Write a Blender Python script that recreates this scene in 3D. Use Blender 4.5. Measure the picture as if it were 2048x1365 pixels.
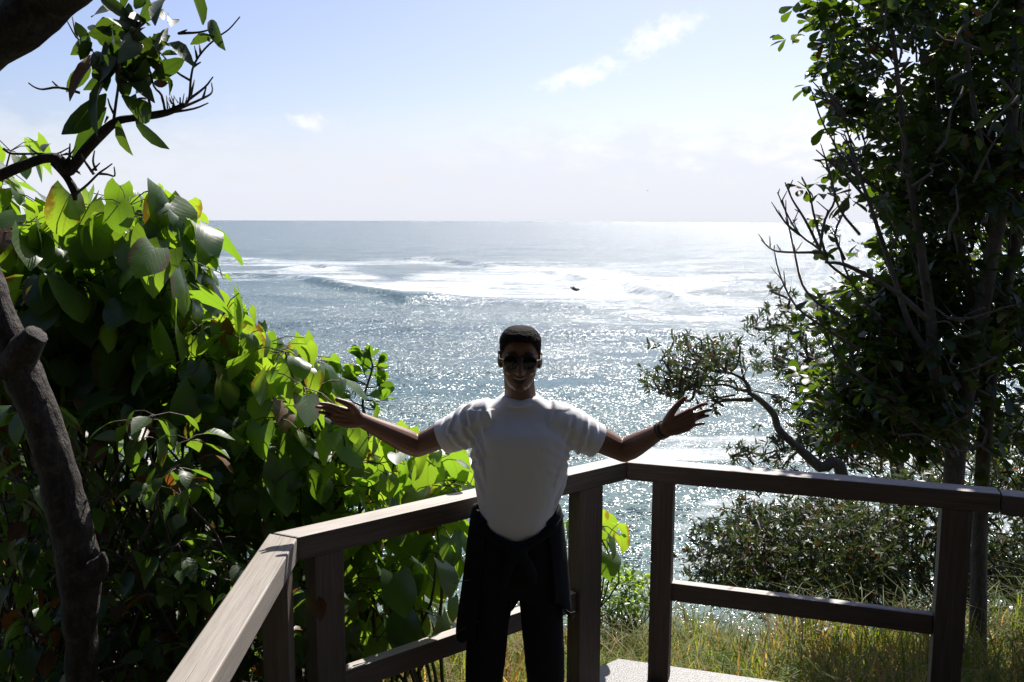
import bpy, bmesh, math, random
import numpy as np
from mathutils import Vector, Matrix

for o in list(bpy.data.objects):
    bpy.data.objects.remove(o)
scene = bpy.context.scene
COL = scene.collection
rng = np.random.default_rng(7)
random.seed(7)
R = math.radians

# ------------------------------------------------------------------ camera
CAM_Z = 2.15
FPX, CX, CY = 1800.0, 1024.0, 682.5            # focal length and centre of the 2048 x 1365 frame
PITCH, ROLL = R(7.58), R(0.2)
cam_data = bpy.data.cameras.new('camera')
cam_data.sensor_width = 36.0
cam_data.lens = 36.0 * FPX / 2048.0
cam_data.clip_start = 0.05
cam_data.clip_end = 200000.0
cam = bpy.data.objects.new('camera', cam_data)
COL.objects.link(cam)
CAM_ROT = Matrix.Rotation(math.pi / 2 - PITCH, 3, 'X') @ Matrix.Rotation(ROLL, 3, 'Z')
cam.matrix_world = Matrix.Translation((0, 0, CAM_Z)) @ CAM_ROT.to_4x4()
scene.camera = cam

# ------------------------------------------------------------------ light
SUN_AZ, SUN_EL = R(18.0), R(47.0)              # azimuth to the right of straight ahead
SUN_DIR = Vector((math.sin(SUN_AZ) * math.cos(SUN_EL), math.cos(SUN_AZ) * math.cos(SUN_EL), math.sin(SUN_EL)))
world = bpy.data.worlds.new('World')
scene.world = world
world.use_nodes = True
sun_data = bpy.data.lights.new('sun', 'SUN')
sun_data.energy = 5.0
sun_data.angle = R(0.53)
sun_data.color = (1.0, 0.955, 0.88)
sun = bpy.data.objects.new('sun', sun_data)
COL.objects.link(sun)
sun.rotation_euler = SUN_DIR.to_track_quat('Z', 'Y').to_euler()
sun.location = SUN_DIR * 60

SKY_STRENGTH = 0.065
EXPOSURE = 0.9
scene.view_settings.view_transform = 'Standard'
scene.view_settings.look = 'None'
scene.view_settings.gamma = 1.0
scene.view_settings.exposure = EXPOSURE
scene.view_settings.use_curve_mapping = False
scene.render.engine = 'CYCLES'
cy = scene.cycles
cy.max_bounces = 8
cy.diffuse_bounces = 3
cy.glossy_bounces = 3
cy.transmission_bounces = 4
cy.transparent_max_bounces = 4
cy.caustics_reflective = False
cy.caustics_refractive = False
cy.sample_clamp_indirect = 3.0
cy.use_denoising = True


# ------------------------------------------------------------------ node helper
class NT:
    def __init__(self, tree):
        self.t = tree
        tree.nodes.clear()
    def n(self, typ, **kw):
        nd = self.t.nodes.new(typ)
        for k, v in kw.items():
            if k.startswith('i_'):
                key = k[2:]
                key = int(key) if key.isdigit() else key.replace('_', ' ')
                if isinstance(v, bpy.types.NodeSocket):
                    self.t.links.new(v, nd.inputs[key])
                else:
                    nd.inputs[key].default_value = v
            else:
                setattr(nd, k, v)
        return nd
    def link(self, a, b):
        self.t.links.new(a, b)
    def math(self, op, a, b=None, c=None, clamp=False):
        nd = self.t.nodes.new('ShaderNodeMath')
        nd.operation = op
        nd.use_clamp = clamp
        for i, v in enumerate((a, b, c)):
            if v is None:
                continue
            if isinstance(v, bpy.types.NodeSocket):
                self.t.links.new(v, nd.inputs[i])
            else:
                nd.inputs[i].default_value = v
        return nd.outputs[0]
    def mix(self, fac, a, b, blend='MIX'):
        nd = self.t.nodes.new('ShaderNodeMix')
        nd.data_type = 'RGBA'
        nd.blend_type = blend
        for i, v in ((0, fac), (6, a), (7, b)):
            if isinstance(v, bpy.types.NodeSocket):
                self.t.links.new(v, nd.inputs[i])
            elif i == 0:
                nd.inputs[i].default_value = v
            else:
                nd.inputs[i].default_value = (v[0], v[1], v[2], 1.0)
        return nd.outputs[2]
    def ramp(self, fac, stops, interp='LINEAR'):
        nd = self.t.nodes.new('ShaderNodeValToRGB')
        nd.color_ramp.interpolation = interp
        el = nd.color_ramp.elements
        while len(el) < len(stops):
            el.new(0.5)
        for e, (p, c) in zip(el, stops):
            e.position = p
            e.color = (c[0], c[1], c[2], 1.0) if not isinstance(c, (int, float)) else (c, c, c, 1.0)
        self.t.links.new(fac, nd.inputs[0])
        return nd.outputs[0]
    def noise(self, vec, scale, detail=3.0, rough=0.55, out=0):
        nd = self.t.nodes.new('ShaderNodeTexNoise')
        nd.inputs['Scale'].default_value = scale
        nd.inputs['Detail'].default_value = detail
        nd.inputs['Roughness'].default_value = rough
        if vec is not None:
            self.t.links.new(vec, nd.inputs['Vector'])
        return nd.outputs[out]
    def mapping(self, vec, scale=(1, 1, 1), loc=(0, 0, 0), rot=(0, 0, 0)):
        nd = self.t.nodes.new('ShaderNodeMapping')
        nd.inputs['Scale'].default_value = scale
        nd.inputs['Location'].default_value = loc
        nd.inputs['Rotation'].default_value = rot
        self.t.links.new(vec, nd.inputs['Vector'])
        return nd.outputs[0]


def new_mat(name):
    m = bpy.data.materials.new(name)
    m.use_nodes = True
    return m, NT(m.node_tree)


# ------------------------------------------------------------------ sky with a few small clouds
def build_world():
    t = NT(world.node_tree)
    sky = t.n('ShaderNodeTexSky', sky_type='NISHITA', sun_disc=False, sun_elevation=SUN_EL,
              sun_rotation=SUN_AZ, altitude=10.0, air_density=1.0, dust_density=1.3, ozone_density=2.0)
    tc = t.n('ShaderNodeTexCoord').outputs['Generated']
    sep = t.n('ShaderNodeSeparateXYZ', i_0=tc)
    az = t.math('ARCTAN2', sep.outputs[0], sep.outputs[1])
    el = t.math('ARCSINE', sep.outputs[2])
    uv = t.n('ShaderNodeCombineXYZ', i_0=az, i_1=el).outputs[0]
    warp = t.noise(uv, 30.0, 4.0, 0.6, out=1)
    wv = t.n('ShaderNodeVectorMath', operation='SCALE', i_Scale=0.045)
    t.link(warp, wv.inputs[0])
    wa = t.n('ShaderNodeSeparateXYZ', i_0=wv.outputs[0])
    az2 = t.math('SUBTRACT', t.math('ADD', az, wa.outputs[0]), 0.0225)
    el2 = t.math('SUBTRACT', t.math('ADD', el, t.math('MULTIPLY', wa.outputs[1], 0.6)), 0.0135)
    fine = t.noise(t.mapping(uv, (1, 1.5, 1)), 55.0, 6.0, 0.66)
    def blob(a, e, ra, re, rot, amp=1.0):
        dx = t.math('SUBTRACT', az2, a)
        dy = t.math('SUBTRACT', el2, e)
        c, s = math.cos(rot), math.sin(rot)
        u = t.math('DIVIDE', t.math('ADD', t.math('MULTIPLY', dx, c), t.math('MULTIPLY', dy, s)), ra)
        v = t.math('DIVIDE', t.math('SUBTRACT', t.math('MULTIPLY', dy, c), t.math('MULTIPLY', dx, s)), re)
        r2 = t.math('ADD', t.math('MULTIPLY', u, u), t.math('MULTIPLY', v, v))
        f = t.math('SUBTRACT', 1.0, r2, clamp=True)
        k = t.math('SUBTRACT', t.math('ADD', t.math('MULTIPLY', f, 1.0), t.math('MULTIPLY', fine, 2.6)), 1.62)
        return t.math('MULTIPLY', t.math('MULTIPLY', k, 1.3, clamp=True), t.math('MULTIPLY', f, amp * 2.0, clamp=True), clamp=True)
    def ang(px, py):
        d = ray(px, py)
        return math.atan2(d.x, d.y), math.asin(d.z / d.length)
    mask = None
    for (px, py, rx, ry, rot, amp) in [(1320, 72, 120, 44, 0.42, 0.32), (1165, 148, 130, 32, 0.2, 0.28), (612, 243, 52, 24, -0.25, 0.34),
                                       (1610, 290, 75, 70, 0.2, 0.5), (1400, 325, 60, 20, 0, 0.35), 
                                       (1850, 180, 160, 60, 0.2, 0.6), (2400, 120, 220, 60, 0.1, 0.7), (-350, 200, 200, 40, 0.1, 0.7)]:
        a, e = ang(px, py)
        b = blob(a, e, rx / FPX, ry / FPX, rot, amp=amp)
        mask = b if mask is None else t.math('MAXIMUM', mask, b)
    # pale bank of distant cloud and sea haze all along the horizon
    edge = t.math('MULTIPLY', t.math('SUBTRACT', t.noise(t.mapping(uv, (1, 2.2, 1)), 18.0, 6.0, 0.62), 0.5), 0.16)
    low = t.math('SUBTRACT', 1.0, t.math('DIVIDE', t.math('ADD', el, edge), 0.115), clamp=True)
    low = t.math('MULTIPLY', t.math('SMOOTH_MIN', t.math('MULTIPLY', low, 1.9), 1.0, 0.4), 0.9, clamp=True)
    lum = t.n('ShaderNodeRGBToBW', i_0=sky.outputs[0]).outputs[0]
    tint = t.mix(1.0, sky.outputs[0], (1.0, 0.955, 1.1), 'MULTIPLY')
    white = t.mix(1.0, t.n('ShaderNodeCombineXYZ', i_0=lum, i_1=lum, i_2=lum).outputs[0], (1.32, 1.3, 1.34), 'MULTIPLY')
    col = t.mix(mask, tint, white)
    col = t.mix(low, col, (6.95, 7.3, 8.15))
    bg = t.n('ShaderNodeBackground', i_Color=col, i_Strength=SKY_STRENGTH)
    out = t.n('ShaderNodeOutputWorld')
    t.link(bg.outputs[0], out.inputs[0])


def ray(px, py):
    return CAM_ROT @ Vector(((px - CX) / FPX, -(py - CY) / FPX, -1.0))


def P(px, py, Y):
    """The point of the place that lies Y metres ahead on the line of sight through a photo pixel (used to take measurements)."""
    d = ray(px, py)
    k = Y / d.y
    return Vector((d.x * k, Y, CAM_Z + d.z * k))


def G(px, py, z):
    """The point at height z on the line of sight through a photo pixel."""
    d = ray(px, py)
    k = (z - CAM_Z) / d.z
    return Vector((d.x * k, d.y * k, z))


def M_PER_PX(Y):
    return Y / FPX * 1.01


CRI = np.array(CAM_ROT.inverted())


def project(pts):
    """World points (n,3) to photo pixels (n,2)."""
    q = (np.asarray(pts, float) - np.array([0, 0, CAM_Z])) @ CRI.T
    return np.stack([CX + FPX * q[:, 0] / -q[:, 2], CY - FPX * q[:, 1] / -q[:, 2]], 1)


build_world()


# ------------------------------------------------------------------ object helpers
def tag(o, label=None, cat=None, group=None, kind=None):
    if label: o['label'] = label
    if cat: o['category'] = cat
    if group: o['group'] = group
    if kind: o['kind'] = kind
    return o


def empty(name, loc=(0, 0, 0), parent=None):
    o = bpy.data.objects.new(name, None)
    o.empty_display_size = 0.1
    o.location = loc
    COL.objects.link(o)
    if parent:
        o.parent = parent
    return o


def link(name, me, parent=None, mat=None):
    """Link a mesh given in world coordinates; a part keeps its world place under its parent."""
    o = bpy.data.objects.new(name, me)
    COL.objects.link(o)
    if mat is not None and not me.materials:
        me.materials.append(mat)
    if parent is not None:
        o.parent = parent
        o.matrix_parent_inverse = parent_world(parent).inverted()
    return o


def parent_world(p):
    m = p.matrix_basis.copy()
    if p.parent:
        m = parent_world(p.parent) @ p.matrix_parent_inverse @ m
    return m


def mesh(name, V, F, mat=None, smooth=True, uv=None, attrs=None):
    """V (n,3) array, F list of tuples or (m,k) array; uv per vertex (n,2)."""
    me = bpy.data.meshes.new(name)
    V = np.asarray(V, np.float32)
    if isinstance(F, np.ndarray):
        m, k = F.shape
        me.vertices.add(len(V))
        me.vertices.foreach_set('co', V.ravel())
        me.loops.add(m * k)
        me.loops.foreach_set('vertex_index', F.astype(np.int32).ravel())
        me.polygons.add(m)
        me.polygons.foreach_set('loop_start', np.arange(0, m * k, k, dtype=np.int32))
        me.update(calc_edges=True)
    else:
        me.from_pydata(V.tolist(), [], F)
        me.update()
    if smooth:
        me.polygons.foreach_set('use_smooth', np.ones(len(me.polygons), bool))
    if uv is not None:
        lay = me.uv_layers.new(name='UVMap')
        idx = np.empty(len(me.loops), np.int32)
        me.loops.foreach_get('vertex_index', idx)
        lay.data.foreach_set('uv', np.asarray(uv, np.float32)[idx].ravel())
    for k, a in (attrs or {}).items():
        at = me.attributes.new(k, 'FLOAT', 'POINT')
        at.data.foreach_set('value', np.asarray(a, np.float32))
    if mat is not None:
        me.materials.append(mat)
    me.validate()
    return me


class Geo:
    """Collects vertices and faces of one mesh."""
    def __init__(self):
        self.V, self.F, self.A = [], [], []
    def add(self, V, F, a=0.0):
        b = len(self.V)
        self.V += [tuple(v) for v in V]
        self.F += [tuple(i + b for i in f) for f in F]
        self.A += [a] * len(V)
    def tube(self, pts, rad, sides=8, cap=True, a=0.0, flat=None):
        pts = [Vector(p) for p in pts]
        n = len(pts)
        if not hasattr(rad, '__len__'):
            rad = [rad] * n
        ref = Vector((0.13, 0.2, 0.97))
        rings, prev = [], None
        for i, p in enumerate(pts):
            d = (pts[min(i + 1, n - 1)] - pts[max(i - 1, 0)])
            d = d.normalized() if d.length > 1e-9 else Vector((0, 0, 1))
            if prev is None:
                u = d.cross(ref)
                if u.length < 1e-3:
                    u = d.cross(Vector((1, 0, 0)))
                u.normalize()
            else:
                u = prev - d * prev.dot(d)
                u.normalize()
            prev = u
            w = d.cross(u)
            ring = []
            for k in range(sides):
                t = 2 * math.pi * k / sides
                ring.append(p + (u * math.cos(t) + w * math.sin(t)) * rad[i])
            rings.append(ring)
        V = [v for r in rings for v in r]
        F = []
        for i in range(n - 1):
            for k in range(sides):
                a0, a1 = i * sides + k, i * sides + (k + 1) % sides
                F.append((a0, a1, a1 + sides, a0 + sides))
        if cap:
            F.append(tuple(range(sides - 1, -1, -1)))
            F.append(tuple((n - 1) * sides + k for k in range(sides)))
        self.add(V, F, a)
    def build(self, name, mat, parent=None, smooth=True, attr=None):
        me = mesh(name, np.array(self.V), self.F, mat, smooth, attrs={attr: self.A} if attr else None)
        return link(name, me, parent)


def smooth_path(pts, rad=None, sub=4):
    """Catmull-Rom through the points (and their radii)."""
    A = [np.array(list(p) + ([r] if rad is not None else []), float) for p, r in zip(pts, rad if rad is not None else pts)]
    A = [2 * A[0] - A[1]] + A + [2 * A[-1] - A[-2]]
    out = []
    for i in range(1, len(A) - 2):
        p0, p1, p2, p3 = A[i - 1:i + 3]
        for k in range(sub):
            t = k / sub
            out.append(0.5 * (2 * p1 + (p2 - p0) * t + (2 * p0 - 5 * p1 + 4 * p2 - p3) * t * t + (3 * p1 - p0 - 3 * p2 + p3) * t ** 3))
    out.append(A[-2])
    if rad is None:
        return [Vector(o) for o in out]
    return [Vector(o[:3]) for o in out], [max(1e-4, o[3]) for o in out]


def evaluated(o):
    dg = bpy.context.evaluated_depsgraph_get()
    me = bpy.data.meshes.new_from_object(o.evaluated_get(dg))
    return me


def remeshed(name, geo, voxel, mat, smooth_iter=6, smooth_fac=0.5):
    """Union of the overlapping closed shapes in geo as one continuous surface."""
    me = mesh(name, np.array(geo.V), geo.F)
    o = bpy.data.objects.new('temporary', me)
    COL.objects.link(o)
    m = o.modifiers.new('r', 'REMESH')
    m.mode = 'VOXEL'
    m.voxel_size = voxel
    m.adaptivity = 0.0
    s = o.modifiers.new('s', 'SMOOTH')
    s.iterations = smooth_iter
    s.factor = smooth_fac
    bpy.context.view_layer.update()
    out = evaluated(o)
    bpy.data.objects.remove(o)
    out.name = name
    out.materials.clear()
    out.materials.append(mat)
    out.polygons.foreach_set('use_smooth', np.ones(len(out.polygons), bool))
    return out


def coords(me):
    a = np.empty(len(me.vertices) * 3, np.float32)
    me.vertices.foreach_get('co', a)
    return a.reshape(-1, 3)


def normals(me):
    a = np.empty(len(me.vertices) * 3, np.float32)
    me.vertex_normals.foreach_get('vector', a)
    return a.reshape(-1, 3)


def set_coords(me, V):
    me.vertices.foreach_set('co', np.asarray(V, np.float32).ravel())
    me.update()


def vnoise(x, y, seed=0):
    """Smooth value noise in 2-D, about -1..1."""
    xi, yi = np.floor(x).astype(np.int64), np.floor(y).astype(np.int64)
    fx, fy = x - xi, y - yi
    fx, fy = fx * fx * (3 - 2 * fx), fy * fy * (3 - 2 * fy)
    def h(a, b):
        n = (a * 374761393 + b * 668265263 + seed * 974634777) & 0x7fffffff
        n = ((n ^ (n >> 13)) * 1274126177) & 0x7fffffff
        n = n ^ (n >> 16)
        return (n & 0xffff) / 32767.5 - 1
    return (h(xi, yi) * (1 - fx) + h(xi + 1, yi) * fx) * (1 - fy) + (h(xi, yi + 1) * (1 - fx) + h(xi + 1, yi + 1) * fx) * fy


def fbm(x, y, seed=0, octv=4):
    s, a = 0, 0.5
    for k in range(octv):
        s = s + a * vnoise(x * 2 ** k, y * 2 ** k, seed + k)
        a *= 0.5
    return s


def inside(poly, pts):
    """Points (n,2) inside a polygon."""
    poly = np.asarray(poly, float)
    x, y = pts[:, 0], pts[:, 1]
    ok = np.zeros(len(pts), bool)
    j = len(poly) - 1
    for i in range(len(poly)):
        xi, yi, xj, yj = *poly[i], *poly[j]
        c = ((yi > y) != (yj > y)) & (x < (xj - xi) * (y - yi) / (yj - yi + 1e-12) + xi)
        ok ^= c
        j = i
    return ok


# ------------------------------------------------------------------ materials
def mat_leaf(name, top, back, trans, rough=0.38, per_object=True, vein=True, tw=0.45, dry=0.06, vein_n=7.0, coat=0.0):
    """Leaf blade: darker glossy face, light passing through, veins from the blade's own coordinates."""
    m, t = new_mat(name)
    uv = t.n('ShaderNodeUVMap', uv_map='UVMap').outputs[0]
    sep = t.n('ShaderNodeSeparateXYZ', i_0=uv)
    u = t.math('ABSOLUTE', t.math('SUBTRACT', sep.outputs[0], 0.5))
    v = sep.outputs[1]
    if per_object:
        rnd = t.n('ShaderNodeObjectInfo').outputs['Random']
    else:
        rnd = t.n('ShaderNodeAttribute', attribute_name='rnd').outputs['Fac']
    geo = t.n('ShaderNodeNewGeometry')
    pos = geo.outputs['Position']
    r2 = t.math('FRACT', t.math('MULTIPLY', rnd, 17.31))
    c_top = t.mix(t.math('MULTIPLY', rnd, 0.8), top, tuple(min(1, c * k) for c, k in zip(top, (1.9, 1.55, 1.2))))
    c_tr = t.mix(r2, trans, tuple(c * k for c, k in zip(trans, (0.62, 0.78, 0.8))))
    spots = t.noise(pos, 60.0, 4.0, 0.7)
    c_top = t.mix(t.math('MULTIPLY', spots, 0.5), c_top, tuple(c * 0.6 for c in top))
    isdry = t.math('LESS_THAN', t.math('FRACT', t.math('MULTIPLY', rnd, 53.7)), dry)
    edge = t.math('MULTIPLY', t.math('SUBTRACT', t.math('ADD', u, t.math('MULTIPLY', t.noise(pos, 25.0, 3.0), 0.5)), 0.52), 8.0, clamp=True)
    eaten = t.math('MULTIPLY', edge, t.math('LESS_THAN', r2, 0.15))
    brownf = t.math('MAXIMUM', isdry, t.math('MULTIPLY', eaten, 0.8))
    c_top = t.mix(brownf, c_top, (0.11, 0.05, 0.018))
    c_tr = t.mix(brownf, c_tr, (0.28, 0.09, 0.015))
    bump_h = t.math('MULTIPLY', t.noise(pos, 90.0, 3.0), 0.15)
    if vein:
        mid = t.math('LESS_THAN', u, 0.016)
        w = t.math('FRACT', t.math('SUBTRACT', t.math('MULTIPLY', v, vein_n), t.math('MULTIPLY', u, vein_n * 1.15)))
        w = t.math('ABSOLUTE', t.math('SUBTRACT', w, 0.5))
        side = t.math('LESS_THAN', w, 0.03)
        vn = t.math('MAXIMUM', mid, side)
        c_top = t.mix(t.math('MULTIPLY', vn, 0.5), c_top, tuple(min(1, c * 2.2 + 0.03) for c in top))
        c_tr = t.mix(t.math('MULTIPLY', vn, 0.45), c_tr, tuple(c * 0.45 for c in trans))
        bump_h = t.math('ADD', bump_h, t.math('MULTIPLY', t.math('MINIMUM', w, 0.12), 2.5))
    bump = t.n('ShaderNodeBump', i_Strength=0.3, i_Distance=0.004, i_Height=bump_h)
    c_face = t.mix(geo.outputs['Backfacing'], c_top, t.mix(brownf, back, (0.1, 0.05, 0.02)))
    rg = t.math('ADD', rough, t.math('MULTIPLY', t.noise(pos, 14.0, 2.0), 0.18))
    p = t.n('ShaderNodeBsdfPrincipled', i_Base_Color=c_face, i_Roughness=rg, i_Normal=bump.outputs[0])
    p.inputs['Specular IOR Level'].default_value = 0.5
    p.inputs['Coat Weight'].default_value = coat
    p.inputs['Coat Roughness'].default_value = 0.25
    tr = t.n('ShaderNodeBsdfTranslucent', i_Color=c_tr, i_Normal=bump.outputs[0])
    ms = t.n('ShaderNodeMixShader', i_0=tw)
    t.link(p.outputs[0], ms.inputs[1])
    t.link(tr.outputs[0], ms.inputs[2])
    out = t.n('ShaderNodeOutputMaterial')
    t.link(ms.outputs[0], out.inputs[0])
    return m


def mat_bark(name, c1, c2, scale=18.0, bump=0.6, lichen=None):
    m, t = new_mat(name)
    pos = t.n('ShaderNodeNewGeometry').outputs['Position']
    n1 = t.noise(t.mapping(pos, (1, 1, 0.35)), scale, 6.0, 0.65)
    n2 = t.noise(pos, scale * 0.55, 4.0, 0.65)
    col = t.mix(t.ramp(n1, [(0.35, 0.0), (0.65, 1.0)]), c1, c2)
    if lichen:
        col = t.mix(t.ramp(n2, [(0.52, 0.0), (0.62, 0.8)]), col, lichen)
    b = t.n('ShaderNodeBump', i_Strength=bump, i_Distance=0.03, i_Height=t.math('ADD', n1, t.math('MULTIPLY', n2, 0.8)))
    p = t.n('ShaderNodeBsdfPrincipled', i_Base_Color=col, i_Roughness=0.85, i_Normal=b.outputs[0])
    out = t.n('ShaderNodeOutputMaterial')
    t.link(p.outputs[0], out.inputs[0])
    return m


def mat_wood(name, dark, mid, light, stain, lit_bleach):
    m, t = new_mat(name)
    tc = t.n('ShaderNodeTexCoord').outputs['Object']
    rnd = t.n('ShaderNodeObjectInfo').outputs['Random']
    off = t.n('ShaderNodeCombineXYZ', i_0=t.math('MULTIPLY', rnd, 9.0), i_1=t.math('MULTIPLY', rnd, 5.0)).outputs[0]
    v = t.n('ShaderNodeVectorMath', operation='ADD')
    t.link(tc, v.inputs[0]); t.link(off, v.inputs[1])
    g = t.mapping(v.outputs[0], (1.6, 42.0, 42.0))
    grain = t.noise(g, 2.4, 6.0, 0.7)
    broad = t.noise(t.mapping(v.outputs[0], (1.1, 6.0, 6.0)), 2.0, 4.0)
    fine = t.noise(t.mapping(v.outputs[0], (9.0, 260.0, 260.0)), 1.5, 2.0)
    col = t.ramp(grain, [(0.28, dark), (0.5, mid), (0.72, light)])
    col = t.mix(t.ramp(broad, [(0.35, 0.0), (0.75, 0.65)]), col, stain)
    if lit_bleach:                                             # upper faces: silver-grey weathering, painted lighter to stand in for sunlight
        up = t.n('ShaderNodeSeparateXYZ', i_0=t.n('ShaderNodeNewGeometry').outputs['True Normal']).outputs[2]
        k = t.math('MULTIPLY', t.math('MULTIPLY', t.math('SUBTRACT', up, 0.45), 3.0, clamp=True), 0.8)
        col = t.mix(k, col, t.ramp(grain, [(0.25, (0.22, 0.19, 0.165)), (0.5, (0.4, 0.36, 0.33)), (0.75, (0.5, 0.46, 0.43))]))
    crack = t.ramp(t.noise(t.mapping(v.outputs[0], (0.9, 60.0, 60.0)), 1.7, 2.0), [(0.66, 0.0), (0.7, 1.0)])
    col = t.mix(t.math('MULTIPLY', crack, 0.7), col, (0.05, 0.035, 0.028))
    h = t.math('ADD', t.math('MULTIPLY', grain, 0.7), t.math('MULTIPLY', fine, 0.4))
    h = t.math('SUBTRACT', h, t.math('MULTIPLY', crack, 0.8))
    b = t.n('ShaderNodeBump', i_Strength=0.45, i_Distance=0.003, i_Height=h)
    p = t.n('ShaderNodeBsdfPrincipled', i_Base_Color=col, i_Roughness=0.62, i_Normal=b.outputs[0])
    out = t.n('ShaderNodeOutputMaterial')
    t.link(p.outputs[0], out.inputs[0])
    return m


def mat_deck():
    m, t = new_mat('gritty_deck_sheet')
    pos = t.n('ShaderNodeNewGeometry').outputs['Position']
    n = t.noise(pos, 160.0, 3.0, 0.7)
    big = t.noise(pos, 3.0, 4.0)
    col = t.mix(t.ramp(n, [(0.4, 0.0), (0.62, 1.0)]), (0.045, 0.042, 0.04), (0.15, 0.142, 0.138))
    col = t.mix(t.ramp(big, [(0.4, 0.0), (0.7, 0.5)]), col, (0.09, 0.08, 0.072))
    b = t.n('ShaderNodeBump', i_Strength=0.7, i_Distance=0.004, i_Height=t.noise(pos, 120.0, 2.0, 0.7))
    p = t.n('ShaderNodeBsdfPrincipled', i_Base_Color=col, i_Roughness=0.42, i_Normal=b.outputs[0])
    out = t.n('ShaderNodeOutputMaterial')
    t.link(p.outputs[0], out.inputs[0])
    return m


def mat_plain(name, col, rough=0.6, metallic=0.0, bump=0.0, bscale=60.0, spec=0.5, sheen=0.0, var=0.0):
    m, t = new_mat(name)
    p = t.n('ShaderNodeBsdfPrincipled', i_Base_Color=(*col, 1), i_Roughness=rough, i_Metallic=metallic)
    p.inputs['Specular IOR Level'].default_value = spec
    p.inputs['Sheen Weight'].default_value = sheen
    pos = t.n('ShaderNodeNewGeometry').outputs['Position']
    if var:
        n = t.noise(pos, bscale * 0.4, 4.0)
        t.link(t.mix(t.math('MULTIPLY', n, var), col, tuple(c * 0.45 for c in col)), p.inputs['Base Color'])
    if bump:
        b = t.n('ShaderNodeBump', i_Strength=bump, i_Distance=0.004, i_Height=t.noise(pos, bscale, 4.0))
        t.link(b.outputs[0], p.inputs['Normal'])
    out = t.n('ShaderNodeOutputMaterial')
    t.link(p.outputs[0], out.inputs[0])
    return m


def mat_skin():
    m, t = new_mat('skin')
    pos = t.n('ShaderNodeNewGeometry').outputs['Position']
    n = t.noise(pos, 26.0, 4.0)
    col = t.mix(n, (0.20, 0.088, 0.048), (0.125, 0.054, 0.029))
    b = t.n('ShaderNodeBump', i_Strength=0.15, i_Distance=0.002, i_Height=t.noise(pos, 420.0, 3.0))
    p = t.n('ShaderNodeBsdfPrincipled', i_Base_Color=col, i_Roughness=0.5, i_Normal=b.outputs[0])
    p.inputs['Subsurface Weight'].default_value = 0.12
    p.inputs['Subsurface Radius'].default_value = (1.0, 0.25, 0.1)
    p.inputs['Subsurface Scale'].default_value = 0.012
    out = t.n('ShaderNodeOutputMaterial')
    t.link(p.outputs[0], out.inputs[0])
    return m


def mat_shirt():
    m, t = new_mat('white_cotton')
    pos = t.n('ShaderNodeNewGeometry').outputs['Position']
    h = t.math('ADD', t.math('MULTIPLY', t.noise(pos, 700.0, 2.0), 0.12), t.noise(t.mapping(pos, (1, 1, 0.5)), 16.0, 3.0))
    b = t.n('ShaderNodeBump', i_Strength=0.3, i_Distance=0.01, i_Height=h)
    p = t.n('ShaderNodeBsdfPrincipled', i_Base_Color=(0.74, 0.73, 0.75, 1), i_Roughness=0.9, i_Normal=b.outputs[0])
    p.inputs['Sheen Weight'].default_value = 0.1
    tr = t.n('ShaderNodeBsdfTranslucent', i_Color=(0.5, 0.47, 0.45, 1))
    ms = t.n('ShaderNodeMixShader', i_0=0.04)
    t.link(p.outputs[0], ms.inputs[1]); t.link(tr.outputs[0], ms.inputs[2])
    out = t.n('ShaderNodeOutputMaterial')
    t.link(ms.outputs[0], out.inputs[0])
    return m


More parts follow.
